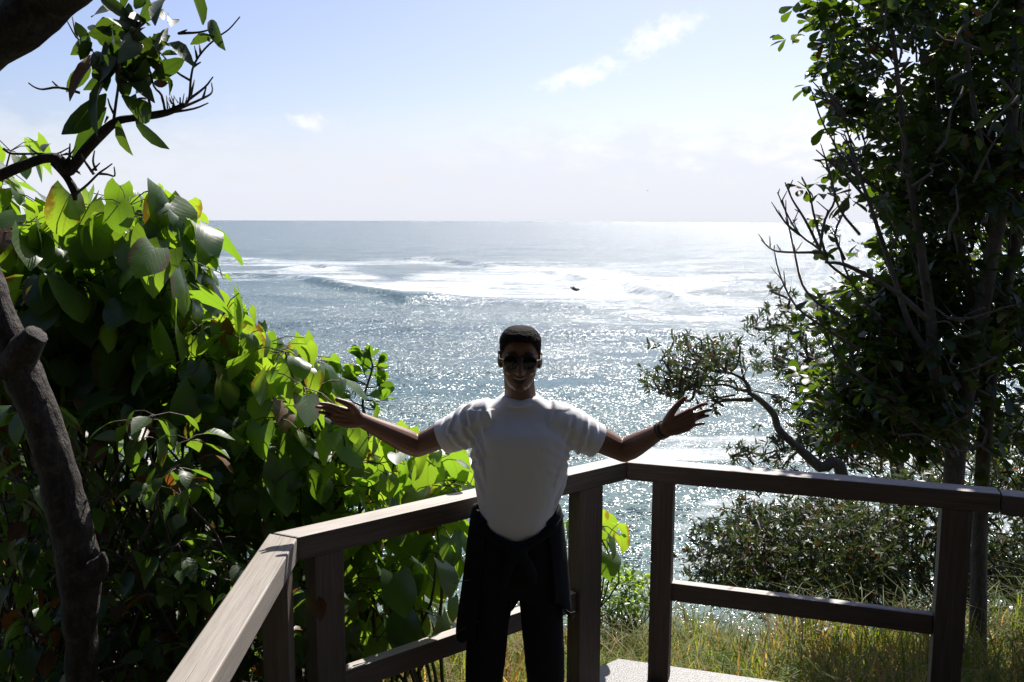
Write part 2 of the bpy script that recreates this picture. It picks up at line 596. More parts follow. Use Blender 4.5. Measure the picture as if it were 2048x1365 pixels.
def mat_sea():
    m, t = new_mat('sea_water')
    pos = t.n('ShaderNodeNewGeometry').outputs['Position']
    foam_a = t.n('ShaderNodeAttribute', attribute_name='foam').outputs['Fac']
    shal = t.n('ShaderNodeAttribute', attribute_name='shallow').outputs['Fac']
    acc = None
    for sc, amp, st in ((0.045, 0.22, (0.5, 1.0, 1)), (0.16, 0.3, (0.6, 1.0, 1)), (0.55, 0.52, (0.6, 1.0, 1)), (1.7, 1.25, (0.75, 1, 1)), (4.6, 2.7, (0.9, 1, 1))):
        n = t.noise(t.mapping(pos, st, (sc * 7, sc * 3, 0), (0, 0, 0.3 - sc * 0.08)), sc, 1.5, 0.5, out=1)
        d = t.n('ShaderNodeVectorMath', operation='SUBTRACT', i_1=(0.5, 0.5, 0.5))
        t.link(n, d.inputs[0])
        k = t.n('ShaderNodeVectorMath', operation='MULTIPLY', i_1=(amp, amp * 1.15, 0.0))
        t.link(d.outputs[0], k.inputs[0])
        if acc is None:
            acc = k.outputs[0]
        else:
            ad = t.n('ShaderNodeVectorMath', operation='ADD')
            t.link(acc, ad.inputs[0]); t.link(k.outputs[0], ad.inputs[1])
            acc = ad.outputs[0]
    gust = t.math('ADD', t.noise(t.mapping(pos, (0.35, 1.0, 1), (3, 1, 0), (0, 0, 0.15)), 0.05, 3.0), t.noise(t.mapping(pos, (0.4, 1.0, 1)), 0.25, 2.0))
    gust = t.math('MULTIPLY', t.math('SUBTRACT', gust, 0.55), 2.3)
    sc_ = t.n('ShaderNodeVectorMath', operation='SCALE')
    t.link(acc, sc_.inputs[0]); t.link(gust, sc_.inputs['Scale'])
    acc = sc_.outputs[0]
    gn = t.n('ShaderNodeNewGeometry').outputs['Normal']
    ad = t.n('ShaderNodeVectorMath', operation='ADD')
    t.link(acc, ad.inputs[0]); t.link(gn, ad.inputs[1])
    b = t.n('ShaderNodeVectorMath', operation='NORMALIZE')
    t.link(ad.outputs[0], b.inputs[0])
    fn = t.math('ADD', t.math('MULTIPLY', t.noise(t.mapping(pos, (0.22, 1.0, 1)), 0.16, 6.0, 0.7), 0.6), t.math('MULTIPLY', t.noise(t.mapping(pos, (0.5, 1.0, 1)), 0.9, 5.0, 0.65), 0.4))
    fm = t.math('MULTIPLY', t.math('SUBTRACT', t.math('ADD', foam_a, t.math('MULTIPLY', fn, 2.2)), 1.52), 1.55, clamp=True)
    base = t.mix(shal, (0.045, 0.085, 0.092), (0.1, 0.15, 0.135))
    base = t.mix(t.math('MULTIPLY', t.noise(t.mapping(pos, (0.25, 1, 1)), 0.02, 3.0), 0.5), base, (0.03, 0.085, 0.09))
    p = t.n('ShaderNodeBsdfPrincipled', i_Base_Color=base, i_Roughness=0.19, i_Normal=b.outputs[0])
    p.inputs['IOR'].default_value = 1.333
    f = t.n('ShaderNodeBsdfDiffuse', i_Color=(0.66, 0.68, 0.69, 1))
    fb = t.n('ShaderNodeBump', i_Strength=0.5, i_Distance=0.6, i_Height=fn)
    t.link(fb.outputs[0], f.inputs['Normal'])
    ms = t.n('ShaderNodeMixShader', i_0=fm)
    t.link(p.outputs[0], ms.inputs[1]); t.link(f.outputs[0], ms.inputs[2])
    out = t.n('ShaderNodeOutputMaterial')
    t.link(ms.outputs[0], out.inputs[0])
    return m


def mat_ground():
    m, t = new_mat('hillside_soil')
    pos = t.n('ShaderNodeNewGeometry').outputs['Position']
    col = t.mix(t.noise(pos, 5.0, 6.0), (0.05, 0.038, 0.022), (0.1, 0.085, 0.04))
    col = t.mix(t.ramp(t.noise(pos, 1.3, 4.0), [(0.45, 0.0), (0.6, 1.0)]), col, (0.04, 0.055, 0.015))
    b = t.n('ShaderNodeBump', i_Strength=0.8, i_Distance=0.05, i_Height=t.noise(pos, 14.0, 5.0))
    p = t.n('ShaderNodeBsdfPrincipled', i_Base_Color=col, i_Roughness=0.95, i_Normal=b.outputs[0])
    out = t.n('ShaderNodeOutputMaterial')
    t.link(p.outputs[0], out.inputs[0])
    return m


def mat_grass():
    m, t = new_mat('long_grass')
    rnd = t.n('ShaderNodeAttribute', attribute_name='rnd').outputs['Fac']
    col = t.ramp(rnd, [(0.0, (0.06, 0.1, 0.012)), (0.35, (0.12, 0.17, 0.025)), (0.6, (0.17, 0.14, 0.05)), (0.85, (0.3, 0.22, 0.12)), (1.0, (0.26, 0.15, 0.08))])
    p = t.n('ShaderNodeBsdfPrincipled', i_Base_Color=col, i_Roughness=0.6)
    p.inputs['Specular IOR Level'].default_value = 0.2
    tr = t.n('ShaderNodeBsdfTranslucent', i_Color=t.mix(1.0, col, (2.7, 2.4, 1.1), 'MULTIPLY'))
    ms = t.n('ShaderNodeMixShader', i_0=0.45)
    t.link(p.outputs[0], ms.inputs[1]); t.link(tr.outputs[0], ms.inputs[2])
    out = t.n('ShaderNodeOutputMaterial')
    t.link(ms.outputs[0], out.inputs[0])
    return m


M = {}
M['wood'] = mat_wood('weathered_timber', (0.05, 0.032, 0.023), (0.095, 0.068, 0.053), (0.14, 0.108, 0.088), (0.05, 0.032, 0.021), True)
M['wood_pale'] = mat_wood('bleached_timber', (0.15, 0.128, 0.108), (0.245, 0.215, 0.19), (0.3, 0.268, 0.242), (0.2, 0.17, 0.14), False)  # paler left rail, with its sunlight partly painted into the colour
M['deck'] = mat_deck()
M['sea'] = mat_sea()
M['ground'] = mat_ground()
M['grass'] = mat_grass()
BIG = dict(top=(0.028, 0.066, 0.022), back=(0.075, 0.14, 0.035), trans=(0.42, 0.62, 0.03), rough=0.36, tw=0.42, coat=0.35, dry=0.025)
M['big_leaf'] = mat_leaf('big_heart_leaf', **BIG)
M['big_leaf_mass'] = mat_leaf('big_heart_leaf_mass', per_object=False, **BIG)
UND = dict(top=(0.028, 0.06, 0.016), back=(0.07, 0.12, 0.03), trans=(0.26, 0.42, 0.025), rough=0.34, tw=0.4, dry=0.12, vein_n=6.0)
M['under_leaf'] = mat_leaf('undergrowth_leaf', **UND)
M['under_leaf_mass'] = mat_leaf('undergrowth_leaf_mass', per_object=False, **UND)
M['sap_leaf'] = mat_leaf('sapling_leaf', top=(0.05, 0.12, 0.018), back=(0.1, 0.18, 0.035), trans=(0.3, 0.5, 0.02), rough=0.3, tw=0.42, dry=0.02)
M['long_leaf'] = mat_leaf('long_hanging_leaf', top=(0.018, 0.034, 0.012), back=(0.03, 0.055, 0.015), trans=(0.14, 0.23, 0.015), rough=0.44, tw=0.28, dry=0.05)
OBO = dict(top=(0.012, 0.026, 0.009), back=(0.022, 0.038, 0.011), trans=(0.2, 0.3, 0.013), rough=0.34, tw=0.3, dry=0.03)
M['tree_leaf'] = mat_leaf('coast_tree_leaf', **OBO)
M['tree_leaf_mass'] = mat_leaf('coast_tree_leaf_mass', per_object=False, **OBO)
M['banksia_leaf'] = mat_leaf('narrow_grey_green_leaf', top=(0.042, 0.06, 0.026), back=(0.12, 0.13, 0.09), trans=(0.13, 0.17, 0.03), rough=0.42, per_object=False, vein=False, tw=0.25, dry=0.06)
M['bright_leaf'] = mat_leaf('bright_shrub_leaf', top=(0.07, 0.14, 0.02), back=(0.1, 0.19, 0.03), trans=(0.42, 0.6, 0.03), rough=0.35, per_object=False, vein=False, tw=0.45, dry=0.01)
M['bark_dark'] = mat_bark('dark_mottled_bark', (0.014, 0.01, 0.009), (0.05, 0.038, 0.033), 40.0, 1.0, lichen=(0.075, 0.064, 0.058))
M['bark_grey'] = mat_bark('grey_brown_bark', (0.06, 0.05, 0.042), (0.14, 0.115, 0.095), 22.0)
M['stem'] = mat_bark('green_brown_stem', (0.05, 0.05, 0.02), (0.1, 0.09, 0.04), 40.0, 0.3)
M['twig'] = mat_bark('bare_twig', (0.06, 0.045, 0.04), (0.14, 0.11, 0.1), 60.0, 0.3)
M['skin'] = mat_skin()
M['shirt'] = mat_shirt()
M['black'] = mat_plain('black_cloth', (0.008, 0.008, 0.009), 0.9, bump=0.4, bscale=30.0, spec=0.2)
M['piping'] = mat_plain('grey_piping', (0.1, 0.095, 0.1), 0.6)
M['hair'] = mat_plain('black_curly_hair', (0.013, 0.009, 0.007), 0.85, bump=1.0, bscale=380.0, spec=0.15, var=0.6)
M['gunmetal'] = mat_plain('dark_metal', (0.06, 0.055, 0.05), 0.35, metallic=1.0)
M['shade_leaf'] = mat_leaf('wood_leaf', top=(0.012, 0.02, 0.008), back=(0.014, 0.022, 0.009), trans=(0.03, 0.045, 0.008), rough=0.55, per_object=False, vein=False, tw=0.25)  # leaves of the unseen added crowns, darkened so they bounce little sunlight
M['lens'] = mat_plain('dark_lens', (0.004, 0.004, 0.005), 0.08, spec=0.4)
M['metal'] = mat_plain('thin_metal', (0.75, 0.72, 0.68), 0.22, metallic=1.0)
M['teeth'] = mat_plain('teeth', (0.36, 0.31, 0.26), 0.5)
M['mouth'] = mat_plain('mouth_dark', (0.03, 0.008, 0.008), 0.6)
M['lip'] = mat_plain('lip', (0.13, 0.045, 0.035), 0.45)
M['brow'] = mat_plain('brow_hair', (0.015, 0.01, 0.008), 0.8)
M['shoe'] = mat_plain('shoe', (0.03, 0.03, 0.032), 0.6)
M['beads_green'] = mat_plain('olive_cord', (0.12, 0.14, 0.06), 0.6, bump=0.6, bscale=500)
M['beads_dark'] = mat_plain('dark_cord', (0.015, 0.014, 0.014), 0.5, bump=0.6, bscale=500)
M['rock'] = mat_plain('wet_rock', (0.06, 0.05, 0.042), 0.5, bump=1.0, bscale=2.0, var=0.6)
M['headland'] = mat_plain('far_headland', (0.06, 0.075, 0.06), 0.9, var=0.6, bscale=0.02)
M['bird'] = mat_plain('bird_feathers', (0.1, 0.1, 0.11), 0.8)
M['sand'] = mat_plain('pale_sand', (0.55, 0.5, 0.42), 0.9, var=0.3, bscale=0.1)


# ------------------------------------------------------------------ sea
SEA_Z = -15.0
H_SEA = CAM_Z - SEA_Z


def band(px, py, pts, half, soft):
    """1 along a polyline in photo pixels, fading out over `soft` beyond `half`; both may vary along it."""
    xs = [p[0] for p in pts]
    yc = np.interp(px, xs, [p[1] for p in pts])
    hh = np.interp(px, xs, half) if hasattr(half, '__len__') else half
    d = np.abs(py - yc) - hh
    f = np.clip(1 - d / soft, 0, 1)
    f *= np.clip((px - xs[0]) / 60 + 1, 0, 1) * np.clip((xs[-1] - px) / 60 + 1, 0, 1)
    return f


def build_sea():
    dep = np.concatenate([np.linspace(0.72, 0.35, 90), np.arange(0.348, 0.012, -0.00115), 0.012 * 0.86 ** np.arange(1, 30)])
    azs = np.arange(-1.25, 1.2501, 0.0058)
    r = H_SEA / np.tan(dep)
    rr, aa = np.meshgrid(r, azs, indexing='ij')
    X, Y = rr * np.sin(aa), rr * np.cos(aa)
    Z = np.full_like(X, SEA_Z)
    q = project(np.stack([X.ravel(), Y.ravel(), Z.ravel()], 1))
    px, py = q[:, 0].reshape(X.shape), q[:, 1].reshape(X.shape)
    # swell: long ridges rolling towards the shore, steeper on the near side
    fade = np.clip((rr - 45) / 60, 0, 1) * np.clip(1.4 - rr / 900, 0.12, 1)
    ph = (Y * 0.97 + X * 0.22 + 26 * fbm(X / 140, Y / 110, 3, 3)) / 46.0 * 2 * math.pi
    sw = np.cos(ph) + 0.35 * np.cos(2 * ph + 0.9)
    Z += 0.55 * sw * fade * (0.6 + 0.7 * fbm(X / 90, Y / 70, 11, 2))
    Z += 0.22 * fbm(X / 9, Y / 5, 21, 3) * np.clip((rr - 18) / 25, 0, 1) * np.clip(1.3 - rr / 500, 0, 1)
    # the breaking waves
    for pts, h, w in (([(380, 545), (600, 556), (720, 580), (810, 600), (900, 598)], 1.25, 9.0),
                      ([(780, 522), (860, 519), (940, 528), (1010, 536)], 1.3, 10.0),
                      ([(380, 515), (470, 519), (560, 522)], 1.3, 9.0),
                      ([(1030, 550), (1100, 545), (1180, 560)], 1.1, 8.0),
                      ([(1190, 582), (1240, 574), (1300, 584), (1380, 596)], 1.5, 8.0),
                      ([(560, 541), (640, 535), (700, 540)], 1.5, 8.0)):
        xs = [p[0] for p in pts]
        yc = np.interp(px, xs, [p[1] for p in pts])
        rc = H_SEA / np.tan(np.clip((yc - 443.0) / FPX, 0.004, 1))
        d = rr - rc
        prof = np.where(d > 0, np.exp(-(d / (2.2 * w)) ** 2), np.exp(-(d / (0.55 * w)) ** 2))
        ends = np.clip((px - xs[0]) / 70 + 0.4, 0, 1) * np.clip((xs[-1] - px) / 70 + 0.4, 0, 1)
        Z += h * prof * ends
    foam = np.zeros_like(X)
    def put(a):
        np.maximum(foam, a, out=foam)
    put(0.85 * band(px, py, [(760, 575), (860, 570), (1000, 565), (1200, 572), (1330, 576), (1450, 560)], [3, 18, 27, 27, 16, 6], 22))
    put(0.75 * band(px, py, [(560, 552), (640, 548), (740, 566), (850, 585)], [6, 12, 12, 10], 16))
    put(0.62 * band(px, py, [(380, 553), (480, 552), (600, 550), (700, 545)], [6, 8, 10, 8], 14))
    put(0.66 * band(px, py, [(400, 522), (560, 527), (700, 528), (850, 522), (960, 540)], [3, 5, 4, 3, 3], 10))
    put(0.55 * band(px, py, [(900, 536), (1060, 535), (1300, 540), (1560, 548)], [5, 9, 8, 5], 14))
    put(0.60 * band(px, py, [(1180, 600), (1300, 612), (1450, 622), (1620, 625)], [6, 16, 22, 14], 30))
    put(0.45 * band(px, py, [(1150, 640), (1400, 660), (1650, 660)], [4, 10, 10], 30))
    put(0.80 * band(px, py, [(1225, 903), (1320, 905), (1440, 908), (1700, 918), (2100, 925)], [5, 8, 7, 8, 9], 14))
    put(0.50 * band(px, py, [(1200, 880), (1400, 885), (2100, 890)], [4, 8, 10], 20))
    put(0.72 * band(px, py, [(1325, 1180), (1420, 1130), (1600, 1080), (2100, 1000)], [40, 40, 40, 40], 60))
    put(0.55 * band(px, py, [(1335, 1080), (1420, 1030), (1600, 1000), (2100, 960)], [20, 26, 30, 40], 30))
    put(0.80 * band(px, py, [(1140, 1172), (1250, 1165), (1340, 1165)], [14, 14, 20], 22))
    put(0.40 * band(px, py, [(1120, 1115), (1250, 1105), (1340, 1085)], [6, 6, 10], 26))
    foam *= 0.86 + 0.35 * fbm(X / 16, Y / 7, 5, 3)
    shallow = np.clip((115 - rr) / 80, 0, 1)
    for pts in ([(560, 575), (660, 580), (760, 598), (860, 606)],):
        shallow = np.maximum(shallow, 0.6 * band(px, py, pts, 8, 16))
    n0, n1 = X.shape
    i = np.arange(n0 * n1).reshape(n0, n1)
    F = np.stack([i[:-1, :-1], i[1:, :-1], i[1:, 1:], i[:-1, 1:]], -1).reshape(-1, 4)[:, ::-1]
    me = mesh('sea', np.stack([X.ravel(), Y.ravel(), Z.ravel()], 1), F, M['sea'], attrs={'foam': foam.ravel(), 'shallow': shallow.ravel()})
    tag(link('sea', me), kind='structure')


build_sea()


# ------------------------------------------------------------------ hillside under and around the deck
def ground_z(x, y):
    x, y = np.asarray(x, float), np.asarray(y, float)
    crest = 6.5 + 0.4 * fbm(x / 2.5, y * 0 + 3.1, 8, 2) + np.clip(-x - 0.5, 0, 6) * 0.15
    z = -0.44 - 0.19 * np.clip(y - 3.3, 0, 30) + 0.12 * fbm(x / 1.1, y / 1.1, 4, 3)
    z -= np.clip(y - crest, 0, 60) * 0.72
    z += np.clip(1.0 - y, 0, 30) * 0.34                    # the hill climbs behind the photographer
    z += np.clip(-2.2 - x, 0, 30) * 0.10
    return z


def build_ground():
    xs = np.concatenate([np.linspace(-60, -8, 16), np.linspace(-7.6, 9, 84), np.linspace(9.8, 60, 16)])
    ys = np.concatenate([np.linspace(-45, -3, 14), np.linspace(-2.6, 14, 84), np.linspace(14.8, 36, 20)])
    X, Y = np.meshgrid(xs, ys, indexing='ij')
    Z = ground_z(X, Y)
    n0, n1 = X.shape
    i = np.arange(n0 * n1).reshape(n0, n1)
    F = np.stack([i[:-1, :-1], i[1:, :-1], i[1:, 1:], i[:-1, 1:]], -1).reshape(-1, 4)
    me = mesh('hillside', np.stack([X.ravel(), Y.ravel(), Z.ravel()], 1), F, M['ground'])
    tag(link('hillside', me), kind='structure')


build_ground()


def build_headland():
    """Low coast in the far distance at the left edge, with a pale beach line."""
    r0 = 2600.0
    V, F = [], []
    azs = np.linspace(R(-52), R(-28.2), 70)
    depth = np.linspace(0, 1, 7)
    for a in azs:
        k = np.clip((R(-28.2) - a) / R(6), 0, 1)
        hmax = 20 * (0.25 + 0.75 * k) * (1 + 0.5 * float(fbm(np.array([a * 60]), np.array([2.0]), 31, 3)[0])) * min(1.0, k * 12 + 0.05)
        for d in depth:
            rr = r0 + 900 * d
            V.append((rr * math.sin(a), rr * math.cos(a), SEA_Z - 1 + (hmax + 3) * math.sin(math.pi * min(1, d * 0.9 + 0.02)) ** 0.7))
    n = len(depth)
    for i in range(len(azs) - 1):
        for j in range(n - 1):
            F.append((i * n + j, i * n + j + 1, (i + 1) * n + j + 1, (i + 1) * n + j))
    tag(link('headland', mesh('headland', np.array(V), F, M['headland'])), kind='structure')
    V, F = [], []
    for a in azs:
        for rr, z in ((r0 - 260, SEA_Z + 0.2), (r0 - 120, SEA_Z + 2.0), (r0 + 40, SEA_Z + 2.6), (r0 + 60, SEA_Z - 1)):
            V.append((rr * math.sin(a), rr * math.cos(a), z))
    for i in range(len(azs) - 1):
        for j in range(3):
            F.append((i * 4 + j, i * 4 + j + 1, (i + 1) * 4 + j + 1, (i + 1) * 4 + j))
    tag(link('beach', mesh('beach', np.array(V), F, M['sand'])), kind='structure')


build_headland()


def build_rock():
    c = G(1148, 584, SEA_Z)
    bm = bmesh.new()
    bmesh.ops.create_icosphere(bm, subdivisions=4, radius=1.0)
    V = np.array([v.co[:] for v in bm.verts])
    d = 1 + 0.9 * fbm(V[:, 0] * 1.6 + V[:, 2], V[:, 1] * 1.3 - V[:, 2], 9, 4)
    V = V * d[:, None] * np.array([0.95, 0.7, 0.42])
    V[:, 2] += 0.25 * V[:, 0] * -0.7
    V += np.array([c.x, c.y, SEA_Z + 0.75])
    F = [tuple(v.index for v in f.verts) for f in bm.faces]
    bm.free()
    o = link('sea_rock', mesh('sea_rock', V, F, M['rock']))
    tag(o, 'small dark rock standing out of the white surf beyond the railing', 'rock')


build_rock()


# ------------------------------------------------------------------ deck and railing
RAIL_Z, RAIL_H, RAIL_W = 1.05, 0.085, 0.10
A_C0 = G(594.6, 1076.5, RAIL_Z)               # inner corner left
A_C1 = G(1254.5, 925.0, RAIL_Z)               # inner corner right
A_E1 = G(2003, 988.5, RAIL_Z)                 # joint at the right
A_L0 = G(422, 1365, RAIL_Z)                   # left arm where it leaves the picture


def outward(a, b):
    """Unit normal of the line a>b, on its left."""
    d = (b - a); d.z = 0; d.normalize()
    return Vector((-d.y, d.x, 0))


def mitre(p, n1, n2, w):
    """Offset of corner p by w from both lines with the normals n1, n2."""
    k = w / (1 + n1.dot(n2))
    return p + (n1 + n2) * k


def timber(name, quad, z0, z1, parent, bev=0.006, mat='wood'):
    """A timber with the plan outline quad (4 points, counter-clockwise), from z0 up to z1; local X runs along it."""
    ax = (quad[1] - quad[0]); ax.z = 0; ax.normalize()
    c = sum((Vector((q.x, q.y, 0)) for q in quad), Vector()) / 4
    c.z = (z0 + z1) / 2
    rot = Matrix((ax, Vector((-ax.y, ax.x, 0)), Vector((0, 0, 1)))).transposed()
    if abs(z1 - z0) > 0.4 and (quad[1] - quad[0]).length < 0.3:      # upright: local X runs up
        rot = rot @ Matrix.Rotation(-math.pi / 2, 3, 'Y')
    M4 = Matrix.Translation(c) @ rot.to_4x4()
    inv = M4.inverted()
    bm = bmesh.new()
    vs = [bm.verts.new(inv @ Vector((q.x, q.y, z))) for z in (z0, z1) for q in quad]
    for f in ((3, 2, 1, 0), (4, 5, 6, 7), (0, 1, 5, 4), (1, 2, 6, 5), (2, 3, 7, 6), (3, 0, 4, 7)):
        bm.faces.new([vs[i] for i in f])
    bmesh.ops.recalc_face_normals(bm, faces=bm.faces)
    bmesh.ops.bevel(bm, geom=bm.edges[:], offset=bev, segments=2, affect='EDGES', profile=0.5)
    me = bpy.data.meshes.new(name)
    bm.to_mesh(me)
    bm.free()
    me.materials.append(M[mat])
    o = bpy.data.objects.new(name, me)
    COL.objects.link(o)
    o.matrix_basis = M4
    o.parent = parent
    o.matrix_parent_inverse = parent_world(parent).inverted()
    return o


def xy(p, z=0.0):
    return Vector((p.x, p.y, z))


def build_deck():
    L0, C0, C1, E1 = xy(A_L0), xy(A_C0), xy(A_C1), xy(A_E1)
    dl = (L0 - C0).normalized()
    L = C0 + dl * 3.4                                    # the left arm runs on past the camera
    dr = (E1 - C1).normalized()
    E2 = E1 + Matrix.Rotation(R(-4), 3, 'Z') @ dr * 1.5
    n_l, n_b, n_r, n_e = outward(L, C0), outward(C0, C1), outward(C1, E1), outward(E1, E2)
    rail = empty('railing', (C0.x, C0.y, 0))
    tag(rail, 'weathered grey timber railing round the lookout deck', 'railing')
    z1, z0 = RAIL_Z, RAIL_Z - RAIL_H
    g = 0.0015
    def strip(a, b, na, nb, nn, w, ga=g, gb=g):
        """Plan quad of a rail between corners a and b, mitred against the neighbours' normals."""
        d = (b - a).normalized()
        ao = mitre(a, na, nn, w) if na is not None else a + nn * w
        bo = mitre(b, nn, nb, w) if nb is not None else b + nn * w
        return [a + d * ga, b - d * gb, bo - d * gb, ao + d * ga]
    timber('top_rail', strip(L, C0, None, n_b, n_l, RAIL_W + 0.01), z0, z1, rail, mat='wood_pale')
    timber('top_rail', strip(C0, C1, n_l, n_r, n_b, RAIL_W), z0, z1 + 0.002, rail)
    timber('top_rail', strip(C1, E1, n_b, None, n_r, RAIL_W), z0, z1, rail)
    timber('top_rail', strip(E1, E2, None, None, n_e, RAIL_W, 0.003), z0 - 0.004, z1 - 0.004, rail)
    # posts, set on the deck just inside the outer face of each rail: distance along the rail, width
    def post(a, b, nn, s0, s1, off=0.004, dep=0.088, zlow=-0.55):
        d = (b - a).normalized()
        p0, p1 = a + d * s0 + nn * off, a + d * s1 + nn * off
        timber('post', [p0, p1, p1 + nn * dep, p0 + nn * dep], zlow, z0 - 0.001, rail, 0.004)
    def along(a, b, px, z):
        """Distance along a>b at which it is seen in photo column px (at height z)."""
        best, s = 1e9, 0
        for i in range(4001):
            k = i / 4000 * 1.3 - 0.15
            p = a + (b - a) * k
            q = project([(p.x, p.y, z)])[0]
            if abs(q[0] - px) < best:
                best, s = abs(q[0] - px), k * (b - a).length
        return s
    zb = 0.85
    sb = [along(C0, C1, p, zb) for p in (632, 690, 1164, 1196)]
    sr = [along(C1, E1, p, zb) for p in (1303, 1345, 1881, 1938)]
    sl = [along(C0, L, p, zb) for p in (578, 540)]
    post(C0, C1, n_b, sb[0], sb[1]); post(C0, C1, n_b, sb[2], sb[3] + 0.035)
    post(C1, E1, n_r, sr[0], sr[1]); post(C1, E1, n_r, sr[2], sr[3] + 0.01)
    d = (L - C0).normalized()
    post(C0 + d * 0.16, C0, n_l, 0.0, 0.088)
    post(C0 + d * 2.0, C0, n_l, 0.0, 0.088)
    de = (E2 - E1).normalized()
    post(E1, E2, n_e, 0.16, 0.25)
    # lower rails between the posts
    zm = 0.485
    def lower(a, b, nn, s0, s1, h=0.088):
        dd = (b - a).normalized()
        p0, p1 = a + dd * s0 + nn * 0.025, a + dd * s1 + nn * 0.025
        timber('lower_rail', [p0, p1, p1 + nn * 0.05, p0 + nn * 0.05], zm - h, zm, rail, 0.004)
    lower(C0, C1, n_b, sb[1] + g, sb[2] - g)
    lower(C1, E1, n_r, sr[1] + g, sr[2] - g)
    lower(E1, E2, n_e, 0.25 + g, 1.3)
    lower(C0 + d * 2.0, C0, n_l, 0.09, 2.0 - 0.16 - g)
    # the deck itself
    edge = 0.1
    pts = [L + n_l * edge, mitre(C0, n_l, n_b, edge), mitre(C1, n_b, n_r, edge) + n_r * 0.07, E1 + n_r * 0.2, E2 + n_e * 0.2,
           Vector((E2.x, -0.9, 0)), Vector((L.x - 0.1, -0.9, 0))]
    bm = bmesh.new()
    top = [bm.verts.new((p.x, p.y, 0.0)) for p in pts]
    f = bm.faces.new(top)
    r = bmesh.ops.extrude_face_region(bm, geom=[f])
    for v in r['geom']:
        if isinstance(v, bmesh.types.BMVert):
            v.co.z = -0.05
    bmesh.ops.recalc_face_normals(bm, faces=bm.faces)
    me = bpy.data.meshes.new('deck')
    bm.to_mesh(me); bm.free()
    me.materials.append(M['deck'])
    tag(link('deck', me), kind='structure')
    # raised landing on which the photographer stands, at the foot of the climbing hill
    V = [(-1.1, -0.9, 0.0), (1.6, -0.9, 0.0), (1.6, 0.55, 0.0), (-1.1, 0.55, 0.0)]
    V += [(x, y, 0.5) for x, y, _ in V]
    me = mesh('landing', np.array([(x * 0.6, y, z + 0.001) for x, y, z in V]), [(0, 3, 2, 1), (4, 5, 6, 7), (0, 1, 5, 4), (1, 2, 6, 5), (2, 3, 7, 6), (3, 0, 4, 7)], M['deck'], smooth=False)
    tag(link('landing', me), kind='structure')


build_deck()


# ------------------------------------------------------------------ leaves and plants
def blade(kind):
    """One leaf of length 1 from its base at the origin along +Y, normal +Z; returns verts, quads, uv."""
    if kind == 'heart':
        rows = [0.0, 0.10, 0.26, 0.46, 0.66, 0.84, 1.0]
        half = [0.27, 0.40, 0.455, 0.43, 0.325, 0.175, 0.004]
        lobe = 0.22
    elif kind == 'oblong':
        rows = [0.0, 0.15, 0.4, 0.65, 0.85, 1.0]
        half = [0.015, 0.11, 0.185, 0.195, 0.13, 0.012]
        lobe = 0.0
    elif kind == 'obovate':
        rows = [0.0, 0.25, 0.5, 0.75, 0.92, 1.0]
        half = [0.02, 0.13, 0.23, 0.29, 0.2, 0.04]
        lobe = 0.0
    elif kind == 'ovate':
        rows = [0.0, 0.15, 0.4, 0.65, 0.85, 1.0]
        half = [0.02, 0.22, 0.31, 0.24, 0.11, 0.004]
        lobe = 0.0
    else:                                                   # narrow
        rows = [0.0, 0.5, 1.0]
        half = [0.03, 0.12, 0.03]
        lobe = 0.0
    cols = [-1, -0.5, 0, 0.5, 1] if kind in ('heart',) else ([-1, 0, 1] if kind != 'narrow' else [-1, 1])
    V, uv = [], []
    for t, w in zip(rows, half):
        for u in cols:
            y = t - lobe * (1 - t) ** 4 * abs(u) ** 1.3
            V.append((u * w, y, 0.0))
            uv.append((0.5 + u * w / 1.0, max(0.0, t)))
    n = len(cols)
    F = [(i * n + j, i * n + j + 1, (i + 1) * n + j + 1, (i + 1) * n + j) for i in range(len(rows) - 1) for j in range(n - 1)]
    return np.array(V), np.array(F), np.array(uv)


def bend(V, droop, fold, wave, seed, twist=0.0):
    """Give the flat blade its hang, its fold along the midrib and an uneven edge."""
    V = V.copy()
    r = np.random.default_rng(seed)
    x, y = V[:, 0].copy(), V[:, 1].copy()
    V[:, 2] += fold * np.abs(x) - fold * 0.35 * np.abs(x) ** 2
    V[:, 2] += wave * np.sin(y * r.uniform(2.5, 4.5) + np.sign(x) * r.uniform(0, 3)) * np.abs(x) * 1.6
    a = droop * y
    k = np.where(np.abs(droop) > 1e-3, np.sin(a) / (droop if droop else 1), y)
    z = V[:, 2].copy()
    V[:, 1] = k - z * np.sin(a)
    V[:, 2] = -(1 - np.cos(a)) / (droop if abs(droop) > 1e-3 else 1) + z * np.cos(a)
    if twist:
        c, s = np.cos(twist * y), np.sin(twist * y)
        V[:, 0], V[:, 2] = V[:, 0] * c - V[:, 2] * s, V[:, 0] * s + V[:, 2] * c
    V[:, 0] += r.uniform(-0.06, 0.06) * y * y
    return V


VARIANTS = {}
for kind, nvar, dr, fo, wa in (('heart', 8, (-0.2, 1.0), (-0.35, 0.25), 0.12), ('ovate', 5, (0.1, 0.9), (0.0, 0.5), 0.12), ('oblong', 5, (0.2, 1.0), (0.1, 0.7), 0.1),
                               ('obovate', 4, (-0.1, 0.6), (0.0, 0.5), 0.06), ('narrow', 2, (-0.2, 0.5), (0, 0), 0.0)):
    V, F, uv = blade(kind)
    VARIANTS[kind] = []
    for i in range(nvar):
        r = np.random.default_rng(100 + i)
        VARIANTS[kind].append((bend(V, r.uniform(*dr), r.uniform(*fo), wa, i, r.uniform(-0.5, 0.5) if kind != 'narrow' else 0), F, uv))


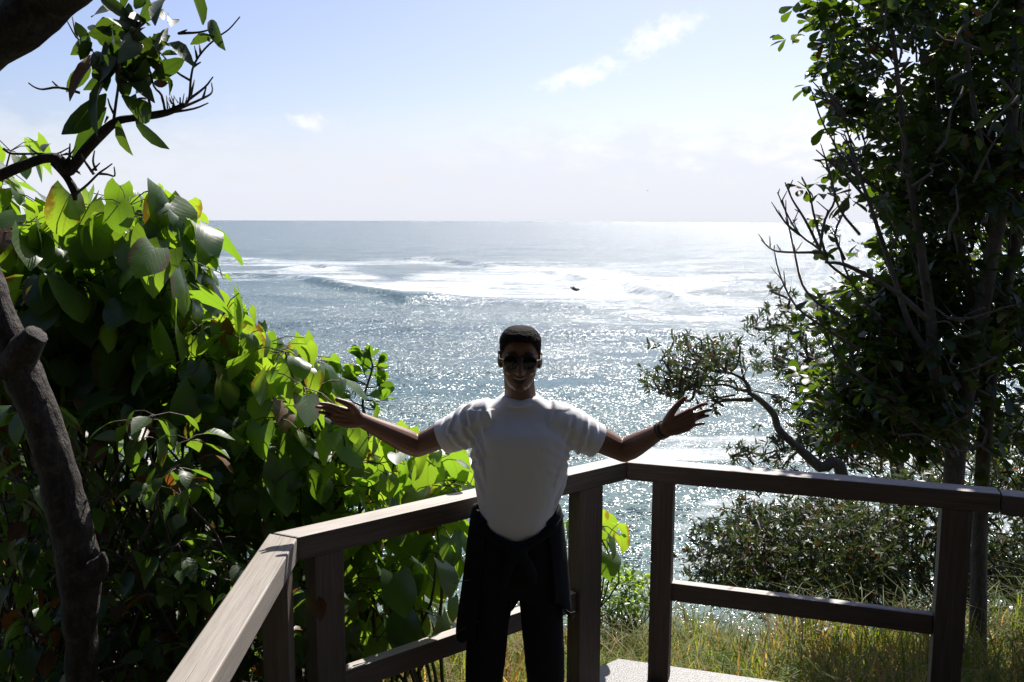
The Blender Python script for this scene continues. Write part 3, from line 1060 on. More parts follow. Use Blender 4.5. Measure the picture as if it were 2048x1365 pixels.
def frame(d, n):
    """Columns X, Y=d, Z~n of leaf matrices for arrays of axes and normals."""
    d = d / np.linalg.norm(d, axis=1, keepdims=True)
    n = n - d * (n * d).sum(1, keepdims=True)
    n = n / (np.linalg.norm(n, axis=1, keepdims=True) + 1e-9)
    x = np.cross(d, n)
    return np.stack([x, d, n], 2)                          # (N,3,3), columns


LEAF_MESH = {}


def leaves(parent, kind, pos, d, n, size, mat_one, mat_mass, limit=300, name='leaf', width=None):
    """The leaves of one plant: the ones that show largest as parts of their own, the rest joined."""
    pos, d, n, size = (np.asarray(a, float) for a in (pos, d, n, size))
    Rm = frame(d, n)
    nv = len(VARIANTS[kind])
    var = rng.integers(0, nv, len(pos))
    wid = np.ones(len(pos)) if width is None else np.asarray(width, float)
    c = pos + d / np.linalg.norm(d, axis=1, keepdims=True) * size[:, None] * 0.5
    q = project(c)
    dist = np.linalg.norm(c - np.array([0, 0, CAM_Z]), axis=1)
    seen = (q[:, 0] > -20) & (q[:, 0] < 2068) & (q[:, 1] > -20) & (q[:, 1] < 1385)
    big = np.where(seen, size / dist, -1)
    order = np.argsort(-big)
    one = order[:limit] if mat_one is not None else order[:0]
    rest = order[len(one):]
    pinv = parent_world(parent).inverted()
    for i in one:
        key = (kind, int(var[i]), mat_one.name)
        if key not in LEAF_MESH:
            V, F, uv = VARIANTS[kind][var[i]]
            LEAF_MESH[key] = mesh(name, V, F, mat_one, True, uv)
        o = bpy.data.objects.new(name, LEAF_MESH[key])
        COL.objects.link(o)
        s = size[i]
        m = Matrix(Rm[i].tolist()).to_4x4() @ Matrix.Diagonal((s * wid[i], s, s, 1))
        m.translation = Vector(pos[i].tolist())
        o.parent = parent
        o.matrix_parent_inverse = pinv
        o.matrix_basis = m
    if len(rest):
        Vs, Fs, uvs, rn = [], [], [], []
        base = 0
        for k in range(nv):
            ii = rest[var[rest] == k]
            if not len(ii):
                continue
            V, F, uv = VARIANTS[kind][k]
            L = V[None] * size[ii][:, None, None]
            L[:, :, 0] *= wid[ii][:, None]
            W = np.einsum('nij,nvj->nvi', Rm[ii], L) + pos[ii][:, None]
            nvv = len(V)
            Vs.append(W.reshape(-1, 3))
            Fs.append((F[None] + (np.arange(len(ii)) * nvv)[:, None, None] + base).reshape(-1, 4))
            uvs.append(np.tile(uv, (len(ii), 1)))
            rn.append(np.repeat(rng.random(len(ii)), nvv))
            base += len(ii) * nvv
        me = mesh('foliage', np.concatenate(Vs), np.concatenate(Fs), mat_mass, True, np.concatenate(uvs), {'rnd': np.concatenate(rn)})
        o = link('foliage', me, parent)
        o['kind'] = 'stuff'


SUN = np.array(SUN_DIR)


def unit(a):
    return a / (np.linalg.norm(a, axis=-1, keepdims=True) + 1e-9)


def tips_in(poly, n, y0, y1, zmin=None, thin=None, ypow=1.0):
    """n points inside the outline poly (photo pixels), spread over the depths y0..y1 of the plant."""
    poly = np.asarray(poly, float)
    lo, hi = poly.min(0), poly.max(0)
    out = []
    while len(out) < n:
        m = 2000
        q = rng.uniform(lo, hi, (m, 2))
        ok = inside(poly, q)
        Y = y0 + (y1 - y0) * rng.random(m) ** ypow
        for k in np.nonzero(ok)[0]:
            p = P(q[k, 0], q[k, 1], Y[k])
            if zmin is not None and p.z < zmin:
                continue
            if thin is not None and rng.random() < thin(q[k, 0], q[k, 1]):
                continue
            out.append(p[:])
            if len(out) >= n:
                break
    return np.array(out)


def rosette(tips, per, pet, size, droop, sunward=0.5, spread=0.5, axis=None):
    """Leaves round each shoot tip: base points, axes, normals, sizes and the petioles."""
    pos, d, n, s, stalk = [], [], [], [], []
    for tp in tips:
        k = rng.integers(per[0], per[1] + 1)
        a0 = rng.uniform(0, 6.283)
        for i in range(k):
            a = a0 + i * 2.4 + rng.normal(0, 0.3)
            out = np.array([math.cos(a), math.sin(a), 0.0])
            up = rng.uniform(-0.2, 0.7)
            pd = unit(out * (0.6 + 0.4 * rng.random()) + np.array([0, 0, up]))
            L = rng.uniform(*pet)
            b = tp + pd * L - np.array([0, 0, rng.uniform(0, 0.25) * L * 2])
            dr = rng.uniform(*droop)
            ax = unit(out * math.cos(dr) - np.array([0, 0, 1.0]) * math.sin(dr) + rng.normal(0, 0.18, 3))
            nn = unit(np.array([0, 0, 1.0]) * math.cos(dr) + out * math.sin(dr))
            nn = unit(nn * (1 - sunward) + SUN * sunward + rng.normal(0, spread * 0.4, 3))
            pos.append(b); d.append(ax); n.append(nn); s.append(size[0] + (size[1] - size[0]) * rng.random() ** 1.35); stalk.append((tp, b))
    return np.array(pos), np.array(d), np.array(n), np.array(s), stalk


def stalks(name, parent, mat, pairs, r=0.0028, extra=None):
    g = Geo()
    for a, b in pairs:
        a, b = Vector(a), Vector(b)
        mid = (a + b) / 2 + Vector((0, 0, 0.12 * (b - a).length))
        g.tube([a, mid, b], [r * 1.2, r, r * 0.9], 3, False)
    for pts, rad in (extra or []):
        g.tube(pts, rad, 5, False)
    return g.build(name, mat, parent)


def canes(roots, tips, r0, r1, sag=0.25):
    """A curved stem from one of the roots up to each tip."""
    out = []
    for tp in tips:
        tp = Vector(tp)
        rt = Vector(roots[rng.integers(len(roots))])
        d = tp - rt
        a = rt + d * 0.4 + Vector((rng.normal(0, 0.09), rng.normal(0, 0.09), 0.2 * d.length * sag * 2))
        b = rt + d * 0.75 + Vector((rng.normal(0, 0.05), rng.normal(0, 0.05), 0.12 * d.length * sag * 2))
        out.append(smooth_path([rt, a, b, tp], [r0, r0 * 0.7, (r0 + r1) * 0.4, r1], 3))
    return out


def gz(x, y):
    return float(ground_z(x, y))


def big_shrub(label, poly, ntips, Y, roots, size=(0.13, 0.26), per=(4, 6), limit=300, mats=('big_leaf', 'big_leaf_mass'), kind='heart',
              pet=(0.08, 0.2), droop=(0.5, 1.35), sunward=0.35, name='broad_leaved_shrub', cat='shrub', group=None, r0=0.014, stemmat='stem', ypow=1.0, ncane=60, width=None):
    rp = [(x, y, gz(x, y) - 0.03) for x, y in roots]
    e = empty(name, (rp[0][0], rp[0][1], rp[0][2]))
    tag(e, label, cat, group)
    tips = tips_in(poly, ntips, Y[0], Y[1], ypow=ypow)
    pos, d, n, s, st = rosette(tips, per, pet, size, droop, sunward)
    w = None if width is None else rng.uniform(width[0], width[1], len(pos))
    leaves(e, kind, pos, d, n, s, M[mats[0]], M[mats[1]], limit, width=w)
    pick = tips[rng.permutation(len(tips))[:ncane]]
    stalks('stem', e, M[stemmat], st, 0.0026, canes(rp, pick, r0, 0.004))
    return e


big_shrub('tall shrub with big heart-shaped sunlit leaves, highest at the left edge',
          [(-60, 470), (20, 440), (60, 425), (120, 440), (165, 405), (225, 395), (290, 420), (355, 420), (385, 470), (368, 520), (385, 570), (430, 600), (455, 660),
           (430, 740), (300, 790), (150, 800), (-60, 800)], 200, (3.7, 4.8), [(-2.2, 4.3), (-2.5, 4.7), (-1.8, 4.4)], (0.075, 0.235))
big_shrub('pale green broad-leaved shoot at the left edge, below the crooked branch',
          [(-60, 300), (10, 285), (35, 310), (45, 360), (30, 420), (-20, 450), (-60, 450)], 12, (4.1, 4.6), [(-2.75, 4.5)], (0.1, 0.2), limit=80, ncane=10)
big_shrub('broad-leaved shrub spilling down behind the outstretched hand and the left railing',
          [(430, 610), (500, 665), (560, 685), (625, 725), (640, 790), (680, 850), (760, 875), (850, 890), (900, 935), (960, 950), (960, 1010),
           (760, 1060), (600, 1080), (520, 1060), (400, 940), (340, 800), (400, 700)], 185, (3.65, 4.8), [(-1.1, 4.4), (-0.7, 4.6), (-1.5, 4.3)], (0.06, 0.19))
big_shrub('low broad-leaved shrub seen under the left top rail, between the posts',
          [(600, 1100), (780, 1060), (930, 1010), (930, 1150), (900, 1260), (760, 1300), (640, 1330), (590, 1250)], 46, (3.6, 4.5),
          [(-0.6, 3.9), (-0.3, 4.1)], (0.09, 0.18), per=(3, 5), limit=200, ncane=20)
big_shrub('small broad-leaved sprig beside the post to the right of the person',
          [(1125, 1015), (1165, 1010), (1215, 1040), (1235, 1050), (1215, 1085), (1130, 1050)], 4, (4.35, 4.6), [(0.38, 4.6)], (0.11, 0.17), per=(3, 4), limit=40, ncane=4, r0=0.007)
big_shrub('tangled dark undergrowth with small leaves at the lower left',
          [(-60, 800), (150, 790), (330, 810), (420, 930), (540, 1070), (640, 1130), (640, 1400), (-60, 1400)], 400, (3.1, 4.8),
          [(-1.9, 3.6), (-1.4, 3.7), (-2.3, 3.9), (-1.2, 3.9)], (0.06, 0.14), per=(4, 7), mats=('under_leaf', 'under_leaf_mass'), kind='ovate', pet=(0.03, 0.1),
          droop=(0.0, 1.2), sunward=0.3, name='undergrowth_shrub', ncane=130, r0=0.01, stemmat='twig')


big_shrub('shaded leafy thicket farther back, seen through the undergrowth at the lower left',
          [(-60, 860), (120, 850), (330, 880), (460, 960), (620, 1080), (760, 1110), (760, 1330), (-60, 1330)], 210, (4.7, 5.6),
          [(-2.1, 5.0), (-1.5, 5.1), (-2.7, 5.2), (-0.9, 5.1)], (0.1, 0.2), per=(5, 8), mats=('under_leaf', 'under_leaf_mass'), kind='ovate', pet=(0.04, 0.12),
          droop=(0.0, 1.2), sunward=0.3, name='undergrowth_shrub', ncane=60, r0=0.01, stemmat='twig')


def sapling():
    e = empty('sapling', tuple(P(735, 1000, 4.3)))
    tag(e, 'small bright green sapling with rounded leaves above the raised left hand', 'sapling')
    top = [(735, 860), (725, 810), (735, 770), (745, 735), (740, 715)]
    g = Geo()
    pts = [P(735, 1000, 4.3)] + [P(x, y, 4.3) for x, y in top]
    g.tube(*smooth_path(pts, [0.011, 0.009, 0.007, 0.006, 0.005, 0.003], 3), 6)
    pos, d, n, s = [], [], [], []
    shoots = [((735, 770), (690, 745)), ((735, 770), (705, 760)), ((745, 740), (715, 715)), ((745, 735), (760, 725)), ((742, 750), (768, 745)), ((730, 790), (765, 790)),
              ((735, 775), (760, 770)), ((727, 815), (755, 818)), ((727, 815), (690, 790)), ((740, 720), (742, 715)), ((730, 800), (775, 800)), ((735, 760), (725, 735))]
    for a, b in shoots:
        A, B = P(*a, 4.3), P(*b, 4.3 + rng.normal(0, 0.06))
        g.tube([A, (A + B) / 2 + Vector((0, 0, -0.008)), B], [0.004, 0.003, 0.002], 4, False)
        for k in range(7):
            base = np.array(A.lerp(B, rng.uniform(0.55, 1.0)))
            ax = unit(np.array(B - A) / max(1e-3, (B - A).length) * 0.7 + rng.normal(0, 0.55, 3) + np.array([0, 0, 0.45]))
            pos.append(base); d.append(ax); n.append(unit(SUN + rng.normal(0, 0.6, 3))); s.append(rng.uniform(0.05, 0.085))
    leaves(e, 'obovate', pos, d, n, s, M['sap_leaf'], M['sap_leaf'], 300, width=np.full(len(pos), 1.15))
    g.build('stem', M['stem'], e)


sapling()


def bright_shrub():
    e = empty('low_bright_shrub', tuple(P(1255, 1230, 6.3)))
    tag(e, 'low bright yellow-green shrub on the slope between the two corner posts', 'shrub')
    tips = tips_in([(1120, 1180), (1205, 1150), (1235, 1135), (1275, 1140), (1300, 1160), (1300, 1230), (1120, 1240)], 170, 5.9, 6.9)
    pos, d, n, s, st = rosette(tips, (5, 8), (0.01, 0.04), (0.035, 0.065), (-1.1, 0.4), 0.3)
    leaves(e, 'obovate', pos, d, n, s, None, M['bright_leaf'])
    rp = [(0.75, 6.4, gz(0.75, 6.4) - 0.02), (0.95, 6.5, gz(0.95, 6.5) - 0.02)]
    stalks('stem', e, M['stem'], [], extra=canes(rp, tips[:50], 0.008, 0.003))


bright_shrub()


# ------------------------------------------------------------------ the tree at the left edge
def near_tree():
    Yt = 2.95
    base = P(165, 1500, Yt)
    e = empty('leaning_tree', (base.x, base.y, gz(base.x, base.y)))
    tag(e, 'dark leaning tree at the left edge with a bare-twigged bough overhead', 'tree')
    m = M_PER_PX(Yt)
    g = Geo()
    path = [(172, 1800, 60), (168, 1500, 42), (165, 1365, 37), (163, 1250, 38), (158, 1140, 45), (140, 1040, 46), (112, 930, 41), (76, 820, 41), (36, 730, 42), (0, 640, 38), (-36, 540, 38),
            (-75, 420, 40), (-120, 290, 42)]
    pts = [P(x, y, Yt) for x, y, _ in path]
    pts[0].z = gz(pts[0].x, pts[0].y) - 0.1
    up, r = smooth_path(pts, [w * 0.88 * m for _, _, w in path], 12)
    V0 = len(g.V)
    g.tube(up, r, 24)
    # knots on the trunk
    V = np.array(g.V)
    nz = fbm(V[:, 2] * 9, V[:, 0] * 14 + V[:, 1] * 9, 17, 3)
    ctr = np.array([min(up, key=lambda p: (p - Vector(v)).length_squared)[:] for v in V])
    V = ctr + (V - ctr) * (1 + 0.24 * nz)[:, None]
    g.V = [tuple(v) for v in V]
    g.tube(*smooth_path([P(160, 1160, Yt), P(190, 1140, Yt - 0.03), P(204, 1120, Yt - 0.05), P(206, 1105, Yt - 0.05)], [0.06, 0.045, 0.02, 0.006], 3), 10)
    tr = g.build('trunk', M['bark_dark'], e)
    g = Geo()
    g.tube(*smooth_path([P(25, 740, Yt), P(48, 700, Yt - 0.04), P(66, 678, Yt - 0.06), P(74, 668, Yt - 0.065)], [0.062, 0.052, 0.041, 0.037], 3), 9)
    g.build('branch_stub', M['bark_dark'], tr)
    # upper bough: from the top of the trunk, over the head of the photographer
    g = Geo()
    Yb = 2.5
    bough = [(-120, 290, 42, 2.95), (-110, 190, 44, 2.8), (-55, 115, 46, 2.6), (20, 62, 50, Yb), (90, 5, 48, Yb), (170, -60, 46, 2.4), (300, -170, 40, 2.2), (420, -330, 34, 1.9)]
    pts, r = smooth_path([P(x, y, Y) for x, y, _, Y in bough], [w * M_PER_PX(Y) for _, _, w, Y in bough], 5)
    g.tube(pts, r, 16)
    g.tube(*smooth_path([P(10, 60, Yb), P(5, 5, Yb), P(-15, -30, Yb)], [0.02, 0.013, 0.008], 3), 8)
    V = np.array(g.V)
    ctr = np.array([min(pts, key=lambda p: (p - Vector(v)).length_squared)[:] for v in V])
    V = ctr + (V - ctr) * (1 + 0.14 * fbm(V[:, 0] * 11, V[:, 2] * 11 + V[:, 1] * 8, 5, 3))[:, None]
    g.V = [tuple(v) for v in V]
    g.build('bough', M['bark_dark'], e)
    # the thin crooked branch with twigs; measured on an enlargement (3.25 times)
    Yc = 2.7
    K = lambda u, v, dy=0.0: P(u / 3.25, v / 3.25, Yc + dy)
    g = Geo()
    mc = M_PER_PX(Yc) / 3.25
    main = [(-420, 1190, 36), (-60, 1155, 36), (100, 1098, 34), (270, 1035, 30), (370, 1035, 36), (430, 1098, 50), (480, 1075, 36), (560, 975, 34), (660, 870, 33), (760, 790, 26), (870, 768, 22), (1010, 748, 24), (1110, 725, 20), (1200, 680, 16)]
    g.tube(*smooth_path([K(u, v) for u, v, _ in main], [w * mc for _, _, w in main], 4), 10)
    g.tube(*smooth_path([K(350, 1055), K(430, 1150), K(480, 1235), K(488, 1305)], [x * mc for x in (26, 22, 26, 12)], 4), 8)
    g.build('branch', M['bark_dark'], e)
    g = Geo()
    tw = [[(490, 1265), (570, 1200), (640, 1130), (690, 1095), (730, 1065)], [(640, 1130), (700, 1135), (745, 1145), (742, 1085)], [(610, 1135), (545, 1040), (530, 1000)], [(625, 1110), (605, 1050), (615, 980)],
          [(590, 1120), (650, 1060)], [(20, 965), (80, 1000), (260, 1000), (370, 1000), (450, 960)], [(270, 1015), (215, 980), (175, 945)], [(450, 1060), (455, 935)], [(430, 1050), (470, 985)],
          [(500, 1115), (520, 1125)], [(440, 1000), (400, 1010)], [(1200, 685), (1230, 640), (1240, 520), (1262, 420), (1330, 320), (1420, 240), (1490, 190), (1560, 110)],
          [(1225, 650), (1330, 570), (1385, 500)], [(1150, 715), (1320, 640), (1378, 600), (1375, 540)], [(1320, 640), (1340, 570)], [(1090, 735), (1260, 708), (1355, 670)], [(1262, 420), (1225, 360), (1200, 310)],
          [(1282, 385), (1265, 300)], [(1305, 350), (1295, 280)], [(1262, 430), (1305, 405)], [(1238, 525), (1150, 470), (1080, 385), (1000, 300)], [(1075, 735), (1050, 620), (1000, 560), (965, 420), (940, 330), (900, 240)],
          [(978, 700), (950, 560), (945, 480)], [(520, 605), (380, 570), (280, 582), (225, 568), (185, 540)], [(380, 570), (340, 530)], [(600, 330), (540, 280), (490, 235), (435, 135)], [(500, 245), (470, 110)],
          [(740, 775), (755, 660), (768, 560), (770, 460), (800, 350), (850, 250), (920, 150)], [(1140, 290), (1220, 380), (1258, 425)], [(1160, 220), (1215, 195)], [(1165, 218), (1290, 212), (1380, 190)], [(1360, 265), (1355, 240)],
          [(770, 470), (640, 380), (600, 330)], [(800, 350), (960, 400), (1010, 440)], [(740, 740), (715, 690), (700, 640)], [(700, 760), (680, 800)], [(1240, 620), (1265, 520)], [(950, 640), (900, 640)], [(790, 540), (890, 545), (960, 545)]]
    for q in tw:
        dy = rng.normal(0, 0.05)
        pts = [K(u, v, dy * (i / len(q))) for i, (u, v) in enumerate(q)]
        r = np.linspace(9.5, 4.0, len(q)) * mc
        g = Geo()
        if len(q) > 2:
            g.tube(*smooth_path(pts, list(r), 3), 6)
        else:
            g.tube(pts, list(r), 5)
        g.build('twig', M['twig'], e)
    g = Geo()
    for i in range(16):                                    # the nest of short spurs
        u0, v0 = rng.uniform(1060, 1230), rng.uniform(655, 720)
        g.tube([K(u0, v0), K(u0 + rng.uniform(-50, 30), v0 - rng.uniform(30, 90), rng.normal(0, 0.03))], [5 * mc, 2.5 * mc], 4)
    for i in range(9):
        u0, v0 = rng.uniform(400, 480), rng.uniform(1020, 1100)
        g.tube([K(u0, v0), K(u0 + rng.uniform(-60, 80), v0 + rng.uniform(-70, 50), rng.normal(0, 0.03))], [6 * mc, 3 * mc], 4)
    g.build('spurs', M['twig'], e)['kind'] = 'stuff'
    lv = [(715, 520, 480, 690, 100), (690, 610, 440, 880, 130), (690, 700, 490, 985, 95), (765, 785, 815, 1000, 95), (790, 620, 1085, 845, 120), (880, 780, 1005, 945, 70), (890, 640, 850, 570, 85), (640, 350, 445, 540, 90),
          (700, 320, 640, 90, 125), (590, 330, 520, 140, 60), (620, 220, 590, 140, 60), (840, 290, 850, 105, 150), (880, 260, 800, 40, 100), (800, 60, 830, -100, 70), (960, 170, 930, 40, 90), (1010, 170, 1040, -50, 95),
          (1090, 150, 1170, 45, 70), (1320, 165, 1290, -40, 90), (1370, 130, 1405, 245, 60), (1400, 240, 1275, 240, 55), (1040, 300, 1255, 245, 55), (960, 290, 1080, 225, 80), (720, 370, 870, 450, 110), (870, 300, 965, 360, 80),
          (760, 380, 600, 500, 140), (990, 510, 1138, 430, 90), (950, 390, 940, 500, 75), (1080, 500, 1125, 620, 60), (1000, 540, 1045, 550, 45), (1045, 365, 1122, 335, 45), (780, 545, 940, 430, 90), (720, 280, 790, 430, 120),
          (1020, 330, 1060, 250, 60), (262, 990, 205, 880, 62), (285, 990, 300, 908, 62), (860, 200, 930, 330, 120), (770, 250, 700, 400, 110), (900, 150, 1000, 20, 90), (1000, 220, 1080, 300, 80), (930, 330, 1000, 430, 70),
          (700, 450, 620, 520, 110), (850, 360, 930, 460, 100), (880, 60, 960, -40, 90), (1060, 60, 1000, 190, 70)]
    pos, d, n, s, w = [], [], [], [], []
    for _ in range(34):                                    # more of the same, deeper in the tuft
        u0, v0 = rng.uniform(560, 1110), rng.uniform(20, 470)
        L, a = rng.uniform(110, 220), rng.normal(math.pi * 0.62, 0.7)
        lv.append((u0, v0, u0 + L * math.cos(a), v0 + L * math.sin(a), rng.uniform(60, 105)))
    for i, (u0, v0, u1, v1, ww) in enumerate(lv):
        a, b = K(u0, v0, rng.normal(0, 0.05)), K(u1, v1, rng.normal(0, 0.06))
        L = (b - a).length * 1.12
        pos.append(a[:]); d.append((b - a)[:])
        n.append(unit(np.array([rng.normal(0, 0.5), -1.0 if rng.random() < 0.6 else 0.9, rng.normal(0.4, 0.5)])))
        s.append(L); w.append(ww * mc / (L * 0.36))
    leaves(e, 'oblong', pos, d, n, s, M['long_leaf'], M['long_leaf'], 300, width=np.clip(w, 0.5, 2.2))
    # rest of its crown, unseen, added over the deck to block sky light
    k = 2600
    v = unit(rng.normal(0, 1, (k, 3))) * (rng.random(k) ** 0.4)[:, None]
    cp = np.array([0.2, 0.75, 4.3]) + v * np.array([3.6, 2.1, 1.05])
    leaves(e, 'ovate', cp, unit(rng.normal(0, 1, (k, 3)) + np.array([0, 0, -0.4])), unit(rng.normal(0, 0.5, (k, 3)) + np.array([0, 0, 1.0])), rng.uniform(0.2, 0.36, k), None, M['shade_leaf'])


near_tree()


# ------------------------------------------------------------------ the tall tree at the right
def wander(a, b, n, amp, r0, r1):
    a, b = Vector(a), Vector(b)
    pts = [a.lerp(b, i / n) + (Vector(rng.normal(0, amp, 3).tolist()) if 0 < i < n else Vector()) for i in range(n + 1)]
    return smooth_path(pts, list(np.linspace(r0, r1, n + 1)), 3)


def right_tree():
    Y = 5.6
    b = P(1905, 1420, Y)
    e = empty('coast_tree', (b.x, b.y, gz(b.x, b.y)))
    tag(e, 'tall dark tree with rounded leaves filling the right edge', 'tree')
    m = M_PER_PX(Y)
    g = Geo()
    def limb(q, dy=0.0, sides=12):
        pts = [P(x, y, Y + (k[0] if k else dy)) for x, y, _, *k in q]
        g.tube(*smooth_path(pts, [w * 0.62 * m for _, _, w, *_ in q], 4), sides)
    limb([(1900, 1500, 46), (1905, 1300, 40), (1905, 1100, 36), (1908, 950, 33), (1925, 820, 30), (1950, 690, 27), (1978, 540, 24), (2005, 400, 21), (2025, 220, 18), (2035, 60, 15), (2040, -90, 12)])
    limb([(1950, 1500, 34), (1955, 1300, 30), (1960, 1050, 26), (1972, 850, 23), (2000, 640, 20), (2040, 450, 18), (2085, 260, 14), (2110, 40, 10)], 0.25)
    tr = g.build('trunk', M['bark_grey'], e)
    g = Geo()
    limb([(1915, 880, 24), (1885, 800, 20), (1868, 730, 19), (1862, 640, 17), (1850, 560, 15), (1835, 450, 12), (1815, 330, 10), (1800, 200, 8), (1785, 60, 6)], -0.1, 10)
    limb([(1865, 720, 12), (1820, 650, 9), (1790, 560, 8), (1760, 470, 7), (1725, 370, 5), (1690, 310, 3)], -0.15, 8)
    limb([(1855, 640, 10), (1800, 590, 8), (1750, 560, 7), (1690, 530, 6), (1650, 525, 4)], -0.3, 8)
    limb([(1960, 640, 14), (1925, 520, 11), (1900, 400, 9), (1880, 250, 7), (1870, 80, 5)], 0.1, 8)
    limb([(2000, 430, 12), (1965, 300, 9), (1940, 160, 7), (1930, 20, 5)], -0.2, 8)
    limb([(1840, 460, 7), (1780, 400, 6), (1720, 350, 4), (1690, 300, 3)], 0.2, 7)
    limb([(1900, 850, 12), (1850, 860, 10), (1790, 800, 8), (1730, 760, 6), (1660, 700, 4)], -0.2, 7)
    limb([(1810, 330, 6), (1760, 270, 5), (1700, 240, 3), (1655, 225, 2)], 0.1, 7)
    limb([(1790, 120, 5), (1740, 80, 4), (1690, 60, 3), (1640, 60, 2)], 0.0, 7)
    g.build('branch', M['bark_grey'], e)
    # bare shoots on the seaward side
    g = Geo()
    bare = [[(1700, 560), (1660, 530), (1640, 500), (1600, 470), (1575, 430), (1555, 385)], [(1640, 500), (1610, 440), (1585, 400), (1570, 365)], [(1600, 470), (1575, 450), (1552, 420)],
            [(1700, 640), (1640, 610), (1605, 570), (1590, 510), (1575, 440), (1565, 400)], [(1640, 505), (1580, 505), (1545, 500), (1522, 480)], [(1655, 520), (1630, 440), (1620, 390), (1612, 370)],
            [(1640, 500), (1650, 440), (1670, 400), (1660, 350), (1650, 320)], [(1720, 470), (1680, 420), (1665, 370), (1652, 330)], [(1735, 400), (1690, 350), (1660, 325), (1632, 300)], [(1740, 370), (1690, 330), (1665, 280), (1650, 255)],
            [(1700, 330), (1655, 320), (1630, 322)], [(1690, 230), (1660, 190), (1646, 160)], [(1690, 240), (1655, 200), (1632, 170)], [(1690, 220), (1650, 200), (1627, 193)], [(1720, 700), (1640, 650), (1590, 610), (1560, 550), (1548, 500)],
            [(1760, 640), (1700, 560), (1680, 500), (1672, 470)], [(1745, 420), (1700, 300), (1690, 270)], [(1720, 350), (1730, 300), (1725, 265)], [(1690, 520), (1670, 470), (1690, 420), (1700, 390)]]
    for q in bare:
        dy = rng.normal(-0.2, 0.15)
        g = Geo()
        pts = [P(x, y, Y + dy) for x, y in q]
        g.tube(*smooth_path(pts, list(np.linspace(3.0, 1.1, len(q)) * m), 3), 5)
        for _ in range(5):
            i = rng.integers(1, len(pts))
            a = pts[i - 1].lerp(pts[i], rng.random())
            g.tube([a, a + Vector((rng.normal(-0.02, 0.03), rng.normal(0, 0.03), rng.uniform(0.02, 0.09)))], [1.6 * m, 0.9 * m], 3)
        g.build('bare_shoot', M['twig'], e)
    for _ in range(26):                                    # pale dead twigs inside the crown
        g = Geo()
        a = P(rng.uniform(1750, 2040), rng.uniform(20, 900), Y - rng.uniform(0.5, 0.9))
        b = a + Vector((rng.normal(0, 0.2), rng.normal(0, 0.1), rng.uniform(-0.1, 0.3)))
        g.tube(*wander(a, b, 3, 0.02, 2.6 * m, 1.2 * m), 4)
        g.build('dead_twig', M['twig'], e)
    poly = [(1640, -40), (1625, 40), (1655, 90), (1680, 140), (1690, 200), (1665, 215), (1680, 255), (1745, 260), (1700, 300), (1690, 330), (1720, 380), (1715, 430), (1695, 470), (1720, 540), (1680, 560), (1640, 620), (1640, 700),
            (1600, 760), (1620, 840), (1700, 880), (1800, 900), (2110, 900), (2110, -40)]
    def thin(x, y):
        d = max(0.0, min(1.0, (x - 1640) / 180.0))
        mid = 1.0 if 260 < y < 560 else 0.45
        return (0.62 * (1 - d)) * mid + 0.12
    high = tips_in([(1700, -30), (1680, -900), (2700, -900), (2500, 300), (2120, 500), (2110, -30)], 900, Y, Y + 2.4)
    seeds = tips_in(poly, 165, Y - 0.3, Y + 1.3, thin=thin)
    seeds = np.concatenate([seeds, tips_in([(1740, -40), (1720, 120), (1800, 300), (1850, 450), (1760, 560), (1720, 700), (1700, 860), (2110, 900), (2110, -40)], 95, Y + 0.1, Y + 1.5), tips_in([(1660, 620), (1900, 540), (1900, 900), (1650, 880)], 60, Y + 0.1, Y + 1.4)])
    tips = np.concatenate([sd + rng.normal(0, 1, (rng.integers(5, 13), 3)) * np.array([0.10, 0.13, 0.08]) * rng.uniform(0.5, 1.3) for sd in seeds])
    edge = np.array([P(x, y, Y + rng.normal(0, 0.2))[:] for x, y in
                     [(1640, 20), (1625, 45), (1650, 60), (1655, 95), (1672, 118), (1665, 85), (1690, 150), (1700, 165), (1660, 225), (1680, 235), (1690, 215), (1710, 235), (1670, 255), (1695, 310), (1705, 330),
                      (1670, 345), (1650, 470), (1660, 440), (1700, 400), (1640, 500), (1720, 490), (1670, 600), (1700, 580), (1610, 380), (1650, 390), (1690, 180), (1640, 5), (1650, 30)]])
    pos, d, n, s, st = rosette(np.concatenate([tips, edge, high]), (5, 8), (0.01, 0.06), (0.07, 0.125), (-0.8, 0.9), 0.2, 0.8)
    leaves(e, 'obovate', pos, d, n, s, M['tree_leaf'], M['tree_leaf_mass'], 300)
    g = Geo()
    for tp in tips[::3]:
        a = Vector(tp)
        b = a + Vector((rng.uniform(0.02, 0.22), rng.normal(0, 0.12), -rng.uniform(0.08, 0.3)))
        g.tube([b, b.lerp(a, 0.5) + Vector((0, 0, -0.02)), a], [2.4 * m, 1.9 * m, 1.2 * m], 4, False)
    g.build('twigs', M['twig'], e)['kind'] = 'stuff'


right_tree()


